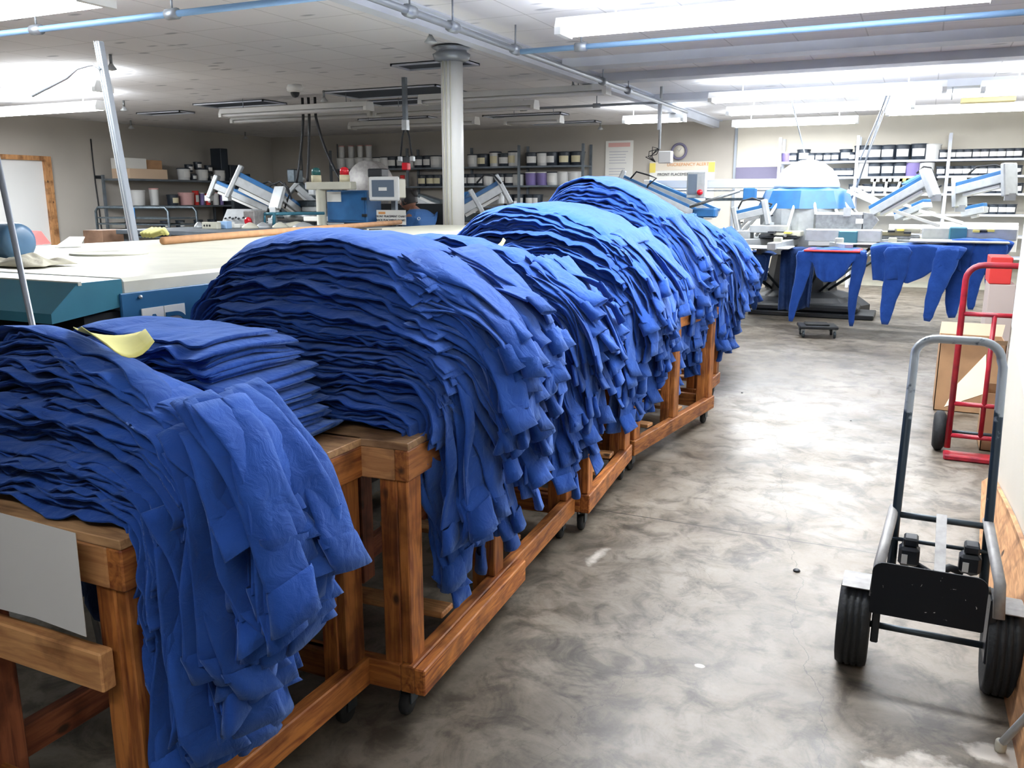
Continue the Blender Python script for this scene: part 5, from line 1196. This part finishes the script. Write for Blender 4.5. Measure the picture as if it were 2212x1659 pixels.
pal('grey pallet above the wide draped shirt', U(1900, 528, 11.5).x, 11.6, U(1900, 526, 11.5).z, .9, .5, 'gdisc')
o = blk('white_carton', 'white carton under the far right pallets by the partition edge', 'box', 2165, 545, 2200, 500, 12.5, .3, 'paper')
# small dolly on the floor
c = atz(1772, 716, 0); t = thing('floor_dolly', 'small black four wheeled dolly on the floor near the press', 'dolly', (c.x, 10.4, 0))
T = Matrix.Translation((c.x, 10.35, 0)) @ Matrix.Rotation(RAD(14), 4, 'Z')
MB().box((-.21, -.16, .10), (.21, .16, .135), T=T, ch=.008).build('deck', M['black'], t); MB().box((-.14, -.1, .135), (.12, .1, .155), T=T, ch=.008).build('pad', M['rubber'], t)
for a in (-1, 1):
    for b in (-1, 1):
        f = MB().box((a * .17 - .02, b * .12 - .02, .05), (a * .17 + .02, b * .12 + .02, .10), T=T).build('caster', M['steel'], t)
        MB().lathe([(.01, -.012), (.036, -.012), (.042, 0), (.036, .012), (.01, .012)], (a * .17, b * .12 - .03, .042), axis='x', n=16, T=T).build('wheel', M['dsteel'], f)
o = blk('red_bin', 'red bin with a pale lower edge beyond the red hand truck', 'box', 2135, 613, 2190, 557, 8.6, .5, 'redcloth', z0=None); 
o2 = blk('pale_pallet_load', 'pinkish grey carton below the red bin beyond the hand truck', 'box', 2130, 672, 2196, 616, 8.6, .5, mat('pinkish_carton', (.62, .52, .48), .8), z0=0)

# ================================================================== smaller press at the left behind the dryer
t = thing('printing_press', 'blue and silver printing press behind the dryer, heads tilted up', 'printing press', (-8.6, 10.8, 0))
def head2(x0, y0, x1, y1, Y0, Y1, w=.17, h=.17, **k): return head(U(x0, y0, Y0), U(x1, y1, Y1), w, h, T=t, **k)
head2(462, 400, 580, 452, 10.2, 10.6, br=(0.0,)); head2(508, 388, 612, 440, 10.0, 10.4, br=(0.0, .95), w=.2, h=.24)
head2(600, 425, 650, 462, 10.2, 10.7, br=(0.0,)); head2(640, 400, 700, 455, 11.0, 11.2, m='dsteel', br=(0.0,))
head2(985, 462, 1085, 405, 10.3, 10.6, br=(.45, 1.0), w=.2, h=.2); head2(1000, 440, 1012, 425, 10.6, 10.7, brk=False)
head2(905, 432, 955, 448, 10.6, 10.6, brk=False, m='dsteel')
MB().lathe([(.5, 0), (.5, .15), (.28, .2), (.28, .95), (.55, 1.0), (.55, 1.15), (.3, 1.25)], (-8.6, 11.0, 0), n=20).build('pedestal', M['dsteel'], t)
MB().lathe([(.45, 1.2), (.5, 1.3), (.3, 1.45), (.1, 1.5)], (-8.6, 11.0, 0), n=20).build('hub', M['steel'], t)
for k in range(10):
    a = tau * k / 10 + .2; MB().beamlike((-8.6 + .3 * cos(a), 11 + .3 * sin(a), 1.17), (-8.6 + 1.7 * cos(a), 11 + 1.7 * sin(a), 1.17), .1, .06, ch=.006).build('pallet_arm', M['alu' if k % 2 else 'dsteel'], t)
for (x, y, w, h, m) in [(672, 415, .12, .1, 'alu'), (628, 380, .15, .2, 'dsteel'), (560, 452, .3, .14, 'dsteel'), (600, 460, .35, .16, 'dsteel'), (668, 452, .3, .08, 'alu'), (1020, 470, .5, .12, 'dsteel'), (1000, 455, .2, .15, 'steel'), (1065, 425, .16, .2, 'alu'), (650, 440, .5, .1, 'dsteel')]:
    p = U(x, y, 10.6); MB().box((p.x - w / 2, 10.6, p.z - h / 2), (p.x + w / 2, 10.8, p.z + h / 2), ch=.015).build('mechanism', M[m], t)
for pts in [[(575, 418), (585, 400), (605, 392), (622, 405), (630, 430)], [(600, 410), (615, 395), (625, 420), (615, 450)], [(1030, 395), (1045, 378), (1068, 380), (1082, 396)], [(590, 420), (605, 440), (606, 462)], [(560, 400), (580, 392), (598, 400)]]:
    MB().tube([U(x, y, 10.3) for x, y in pts], .013, n=6).build('cable', M['cord'], t)
MB().beamlike(U(908, 427, 10.3), U(948, 446, 10.3), .03, .03).build('guide_bar', M['white'], t)
o = MB().box(U(655, 478, 9.6), U(705, 468, 9.6) + Vector((0, .1, 0)), ch=.01).build('white_tube_carton', M['paper']); tag(o, 'long white carton behind the cream beacon post', 'box')
# ================================================================== grey hand truck in the foreground
t = thing('hand_truck', 'grey and black convertible hand truck with a black toe plate, nearest at right', 'hand truck', (.14, 2.95, 0))
gx0, gx1 = .0, .29; xm = .145
rot = 0.0
# side tubes
for s, x in ((-1, -.015), (1, .295)):
    MB().tube([(x - s * 0 + s * .02, 2.80, .30), (x + s * .015, 2.83, .40), (x - s * .012, 3.12, .50)], .017, n=12).build('lower_tube', M['gdisc'], t)
pts = [(.005, 3.02, .28), (.005, 3.10, .49), (.013, 3.24, 1.0)]
arc = []
for k in range(7):
    a = pi - (pi / 2) * k / 6; arc.append((.013 + .07 + .07 * cos(a), 3.255, 1.0 + .06 * sin(a) + .02))
for k in range(7):
    a = pi / 2 - (pi / 2) * k / 6; arc.append((.277 - .07 + .07 * cos(a), 3.255, 1.0 + .06 * sin(a) + .02))
pts = pts + arc + [(.283, 3.24, 1.0), (.285, 3.10, .49), (.285, 3.02, .28)]
def worn(name):
    m, nt, b = _new(name); N = nt.nodes.new; L = nt.links.new; tc = N('ShaderNodeTexCoord'); n = N('ShaderNodeTexNoise'); n.inputs['Scale'].default_value = 22; n.inputs['Detail'].default_value = 6; L(tc.outputs['Object'], n.inputs['Vector'])
    sp = N('ShaderNodeSeparateXYZ'); L(tc.outputs['Object'], sp.inputs[0]); mr = N('ShaderNodeMapRange'); mr.inputs['From Min'].default_value = .75; mr.inputs['From Max'].default_value = .90; mr.inputs['To Min'].default_value = -.28; mr.inputs['To Max'].default_value = .12
    L(sp.outputs[2], mr.inputs['Value']); ad = N('ShaderNodeMath'); L(n.outputs['Fac'], ad.inputs[0]); L(mr.outputs[0], ad.inputs[1]); r = N('ShaderNodeValToRGB'); e = r.color_ramp.elements
    e[0].position = .42; e[0].color = (.015, .03, .045, 1); e[1].position = .50; e[1].color = (.30, .33, .35, 1); L(ad.outputs[0], r.inputs[0]); L(r.outputs[0], b.inputs['Base Color']); b.inputs['Metallic'].default_value = .35; b.inputs['Roughness'].default_value = .38; return m
MB().tube(pts, .0145, n=14).build('handle', worn('worn_black_tube'), t)
for (z, y, m, r) in ((.485, 3.10, 'dsteel', .011), (.41, 3.06, 'dsteel', .007), (.345, 2.90, 'steel', .012)):
    MB().cyl((gx0 - .01, y, z), (gx1 + .005, y, z), r, n=10).build('crossbar', M[m], t)
MB().beamlike((xm, 3.11, .50), (xm, 2.83, .385), .032, .006).build('centre_strap', M['gdisc'], t)
# toe plate: black rounded sheet
g = []
w, h0, h1, rc = .325, .250, .43, .035
cx = .115
for (qx, qz, a0) in ((cx + w / 2 - rc, h1 - rc, 0), (cx - w / 2 + rc, h1 - rc, pi / 2), (cx - w / 2 + .008, h0 + .008, pi), (cx + w / 2 - .008, h0 + .008, 1.5 * pi)):
    r = rc if qz > .3 else .008
    for k in range(6):
        a = a0 + pi / 2 * k / 5; g.append((qx + r * cos(a), 2.775 + (.43 - (qz + r * sin(a))) * .06, qz + r * sin(a)))
def splat():
    m, nt, b = _new('splattered_black'); N = nt.nodes.new; L = nt.links.new; tc = N('ShaderNodeTexCoord'); n = N('ShaderNodeTexNoise'); n.inputs['Scale'].default_value = 34; n.inputs['Detail'].default_value = 3; n.inputs['Distortion'].default_value = 1.6; L(tc.outputs['Object'], n.inputs['Vector'])
    r = N('ShaderNodeValToRGB'); e = r.color_ramp.elements; e[0].position = .715; e[0].color = (.010, .013, .018, 1); e[1].position = .74; e[1].color = (.7, .72, .72, 1); L(n.outputs['Fac'], r.inputs[0]); L(r.outputs[0], b.inputs['Base Color']); b.inputs['Roughness'].default_value = .6; b.inputs['Specular IOR Level'].default_value = .2; return m
MB().poly(g[::-1], (0, .006, 0)).build('toe_plate', splat(), t)
MB().cyl((-.12, 2.92, .147), (.37, 2.92, .147), .011, n=12).build('axle', M['dsteel'], t)
for s, x in ((-1, -.025), (1, .305)):
    MB().box((x - .012, 2.84, .12), (x + .012, 2.94, .34), ch=.004).build('side_bracket', M['black'], t)
    wx = -.092 if s < 0 else .345
    wh = MB(); R_ = .134
    prof = [(.055, -.030), (.085, -.034), (.112, -.040), (.126, -.038), (.1335, -.026), (.1335, -.020), (.129, -.018), (.129, -.014), (.134, -.012), (.134, -.003), (.130, -.002), (.130, .002), (.134, .003), (.134, .012), (.129, .014), (.129, .018), (.1335, .020), (.1335, .026), (.126, .038), (.112, .040), (.085, .034), (.055, .030)]
    wh.lathe([(r * 1.1, z * 1.25) for r, z in prof], (wx, 2.92, .147), n=56, axis='x')
    tr = wh.build('tyre', M['rubber'], t)
    MB().lathe([(.012, -.03), (.03, -.028), (.05, -.015), (.056, -.022), (.058, .022), (.05, .015), (.03, .028), (.012, .03)], (wx, 2.92, .147), n=24, axis='x').build('wheel_hub', M['dsteel'], t)
    # fender cap
    v = MB(); n = 8; vs = []
    for k in range(n):
        a = RAD(66 + 70 * k / (n - 1))
        for ww in (-.045, .045): vs.append((wx + ww, 2.92 - .160 * cos(a), .147 + .160 * sin(a)))
        for ww in (.045, -.045): vs.append((wx + ww, 2.92 - .164 * cos(a), .147 + .164 * sin(a)))
    F = []
    for k in range(n - 1):
        for j in range(4): F.append((k * 4 + j, k * 4 + (j + 1) % 4, (k + 1) * 4 + (j + 1) % 4, (k + 1) * 4 + j))
    v.add(vs, F + [(0, 1, 2, 3), ((n - 1) * 4 + 3, (n - 1) * 4 + 2, (n - 1) * 4 + 1, (n - 1) * 4)]); v.build('fender', M['gdisc'], t)
    MB().beamlike((wx, 2.92, .28), (x, 2.88, .30), .03, .02).build('fender_stay', M['black'], t)
# folded swivel casters held in the frame
for s, x, z in ((-1, .055, .40), (1, .235, .405)):
    c_ = MB().box((x - .032, 2.96, z - .045), (x + .032, 3.02, z + .02), ch=.01).box((x - .02, 2.97, z + .02), (x + .025, 3.03, z + .05), ch=.006).build('swivel_caster', M['black'], t)
    MB().lathe([(.01, -.014), (.04, -.014), (.045, 0), (.04, .014), (.01, .014)], (x + .01 * s, 3.04, z - .03), axis='x', n=16).build('caster_wheel', M['rubber'], c_)
    MB().box((x - .022, 2.957, z - .035), (x - .004, 2.961, z - .003)).build('caster_label', M['label'], c_)
MB().tube([(.08, 3.0, .35), (.13, 2.98, .335), (.18, 3.0, .36), (.22, 3.0, .35)], .014, n=8).build('strap', M['black'], t)

# ================================================================== red hand truck farther back
t = thing('hand_truck', 'red hand truck standing by the cardboard boxes beyond the partition', 'hand truck', (.44, 5.75, 0))
X0, X1, Yr = .255, .66, 5.75
pts = [(X0, Yr, .05), (X0, Yr, 1.08)] + [(X0 + .09 - .09 * cos(pi / 2 * k / 5), Yr, 1.08 + .09 * sin(pi / 2 * k / 5)) for k in range(1, 6)] + [(X1 - .09 + .09 * sin(pi / 2 * k / 5), Yr, 1.08 + .09 * cos(pi / 2 * k / 5)) for k in range(0, 6)] + [(X1, Yr, .05)]
MB().tube(pts, .018, n=12).build('frame', M['red'], t)
for z in (.88, .33, .13): MB().cyl((X0, Yr, z), (X1, Yr, z), .014, n=10).build('crossbar', M['red'], t)
MB().cyl(((X0 + X1) / 2 - .03, Yr, .88), ((X0 + X1) / 2 - .03, Yr, .13), .014, n=10).build('centre_bar', M['red'], t)
MB().box((X0 - .02, Yr - .12, 0), (X1 + .02, Yr + .0, .035), ch=.008).build('toe_plate', M['red'], t)
for x in (X0 - .05, X1 + .05):
    MB().lathe([(.03, -.03), (.10, -.035), (.122, -.02), (.125, 0), (.122, .02), (.10, .035), (.03, .03)], (x, Yr + .12, .125), axis='x', n=30).build('wheel', M['rubber'], t)
MB().cyl((X0 - .05, Yr + .12, .125), (X1 + .05, Yr + .12, .125), .01, n=8).build('axle', M['dsteel'], t)
# cardboard boxes
def carton(label, x0, y0, x1, y1, h, flaps, m='card', fill=True):
    t = thing('cardboard_box', label, 'box', ((x0 + x1) / 2, (y0 + y1) / 2, 0), 'open cardboard boxes by the red hand truck'); w = .006
    g = MB().box((x0, y0, 0), (x1, y1, w)).box((x0, y0, 0), (x1, y0 + w, h)).box((x0, y1 - w, 0), (x1, y1, h)).box((x0, y0, 0), (x0 + w, y1, h)).box((x1 - w, y0, 0), (x1, y1, h)); g.build('box_walls', M[m], t)
    for f in flaps: MB().poly(f, (0, .004, -.005)).build('flap', M['cardl'], t)
    if fill: MB().box((x0 + .02, y0 + .02, w), (x1 - .02, y1 - .02, h - .06)).build('contents', M['black'], t)
    return t
carton('large brown cardboard box behind the red hand truck, dark contents', .19, 7.0, .62, 7.45, .52, [[(.62, 7.0, .52), (.19, 7.0, .52), (.17, 6.96, .54), (.62, 6.96, .56)], [(.19, 7.45, .52), (.62, 7.45, .52), (.64, 7.55, .60), (.2, 7.55, .60)]])
carton('narrow brown cardboard box with its pale flap folded outward, nearest the partition', .445, 5.95, .85, 6.3, .37, [[(.445, 5.95, .37), (.22, 5.9, .27), (.29, 6.05, .40), (.445, 6.3, .56)]], fill=False)
# leaning plywood and table leg at the right edge
o = MB().poly([(.36, 3.90, .0), (.415, 4.93, .10), (.447, 4.85, .16), (.447, 3.9, .28), (.447, 2.2, .42), (.40, 2.2, 0)], (-.018, 0, 0)).build('leaning_plywood', M['basew']); tag(o, 'worn orange plywood strip leaning against the foot of the right partition', 'board')
t = thing('folding_table', 'folding table at the lower right corner, one grey tubular leg in view', 'table', (.40, 2.35, 0))
a = atz(2160, 1622, 0); b = aty(2212, 1480, 2.30)
MB().tube([(a.x, a.y, .022), (a.x + .045, a.y - .06, .16), (a.x + .085, a.y - .13, .40), (a.x + .085, a.y - .13, .72)], .011, n=12).build('leg', M['alu'], t)
MB().lathe([(.014, 0), (.016, .01), (.015, .03), (.012, .035)], (a.x, a.y, 0), n=12).build('foot', M['offwhite'], t)
MB().box((a.x + .03, a.y - .75, .72), (.445, a.y - .03, .745), ch=.005).build('tabletop', M['white'], t)
MB().tube([(a.x + .075, a.y + .18 , .02), (a.x + .08, a.y + .1, .12), (a.x + .085, a.y - .02, .40), (a.x + .085, a.y - .06, .72)], .011, n=12).build('leg', M['black'], t)
# paper slips on the piles
def slip(label, pts, m):
    n = 8; V = np.zeros((n, n, 3)); a, b, c, d = [Vector(p) for p in pts]
    for i in range(n):
        for j in range(n):
            u = i / (n - 1); v = j / (n - 1); p = a * (1 - u) * (1 - v) + b * u * (1 - v) + c * u * v + d * (1 - u) * v
            V[i, j] = (p.x, p.y, p.z + .03 * (2 * u - 1) ** 2 * (1 if v > .2 else .5))
    c0 = V.reshape(-1, 3).mean(0); o = fast_mesh('paper_slip', V, grid_faces(n, n, False), M[m], origin=tuple(c0)); o.location = tuple(c0); tag(o, label, 'paper')
    md = o.modifiers.new('s', 'SOLIDIFY'); md.thickness = .002; return o
SL = slip('pale yellow paper slip lying on the low flat stack of shirts', [atz(160, 720, 1.25), atz(310, 728, 1.235), atz(335, 768, 1.24), atz(235, 775, 1.245)], 'yellow')
SL2 = slip('white paper slip between the third and fourth shirt piles', [aty(1055, 538, 3.75), aty(1085, 525, 3.85), aty(1092, 532, 3.8), aty(1062, 545, 3.7)], 'yellow')
# translucent sheet hanging on the nearest cart and dark cloth behind it
Yf = 1.075
a = [aty(-60, 1092, Yf), aty(162, 1152, Yf), aty(186, 1376, Yf), aty(75, 1335, Yf), aty(-60, 1300, Yf)]
o = MB().poly(a, (0, .0015, 0)).build('plastic_sheet', M['film']); tag(o, 'translucent white plastic sheet hung on the front of the nearest cart', 'plastic sheet')
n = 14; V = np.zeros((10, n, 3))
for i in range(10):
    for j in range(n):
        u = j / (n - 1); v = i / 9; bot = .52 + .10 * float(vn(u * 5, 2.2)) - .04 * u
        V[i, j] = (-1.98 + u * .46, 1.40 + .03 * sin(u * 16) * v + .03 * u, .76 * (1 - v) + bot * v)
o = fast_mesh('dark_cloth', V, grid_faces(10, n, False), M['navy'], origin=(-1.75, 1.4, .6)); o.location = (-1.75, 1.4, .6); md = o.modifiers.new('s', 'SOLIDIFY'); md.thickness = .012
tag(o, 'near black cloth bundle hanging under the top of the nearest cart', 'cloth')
# small floor debris
for j, (x, y, s) in enumerate([(1721, 1232, .016), (1838, 908, .007), (1603, 848, .010), (1460, 818, .012)]):
    p = atz(x, y, .004); o = MB().lathe([(s * .6, 0), (s, s * .2), (s * .8, s * .5), (s * .2, s * .6)], (p.x, p.y, .0), n=8).build('floor_debris', M['black']); tag(o, ['small dark pebble on the floor left of the grey hand truck', 'tiny dark crumb on the floor beyond the joint', 'dark crumb on the floor near the row of carts', 'dark scrap on the floor beside the fifth cart'][j], 'debris')
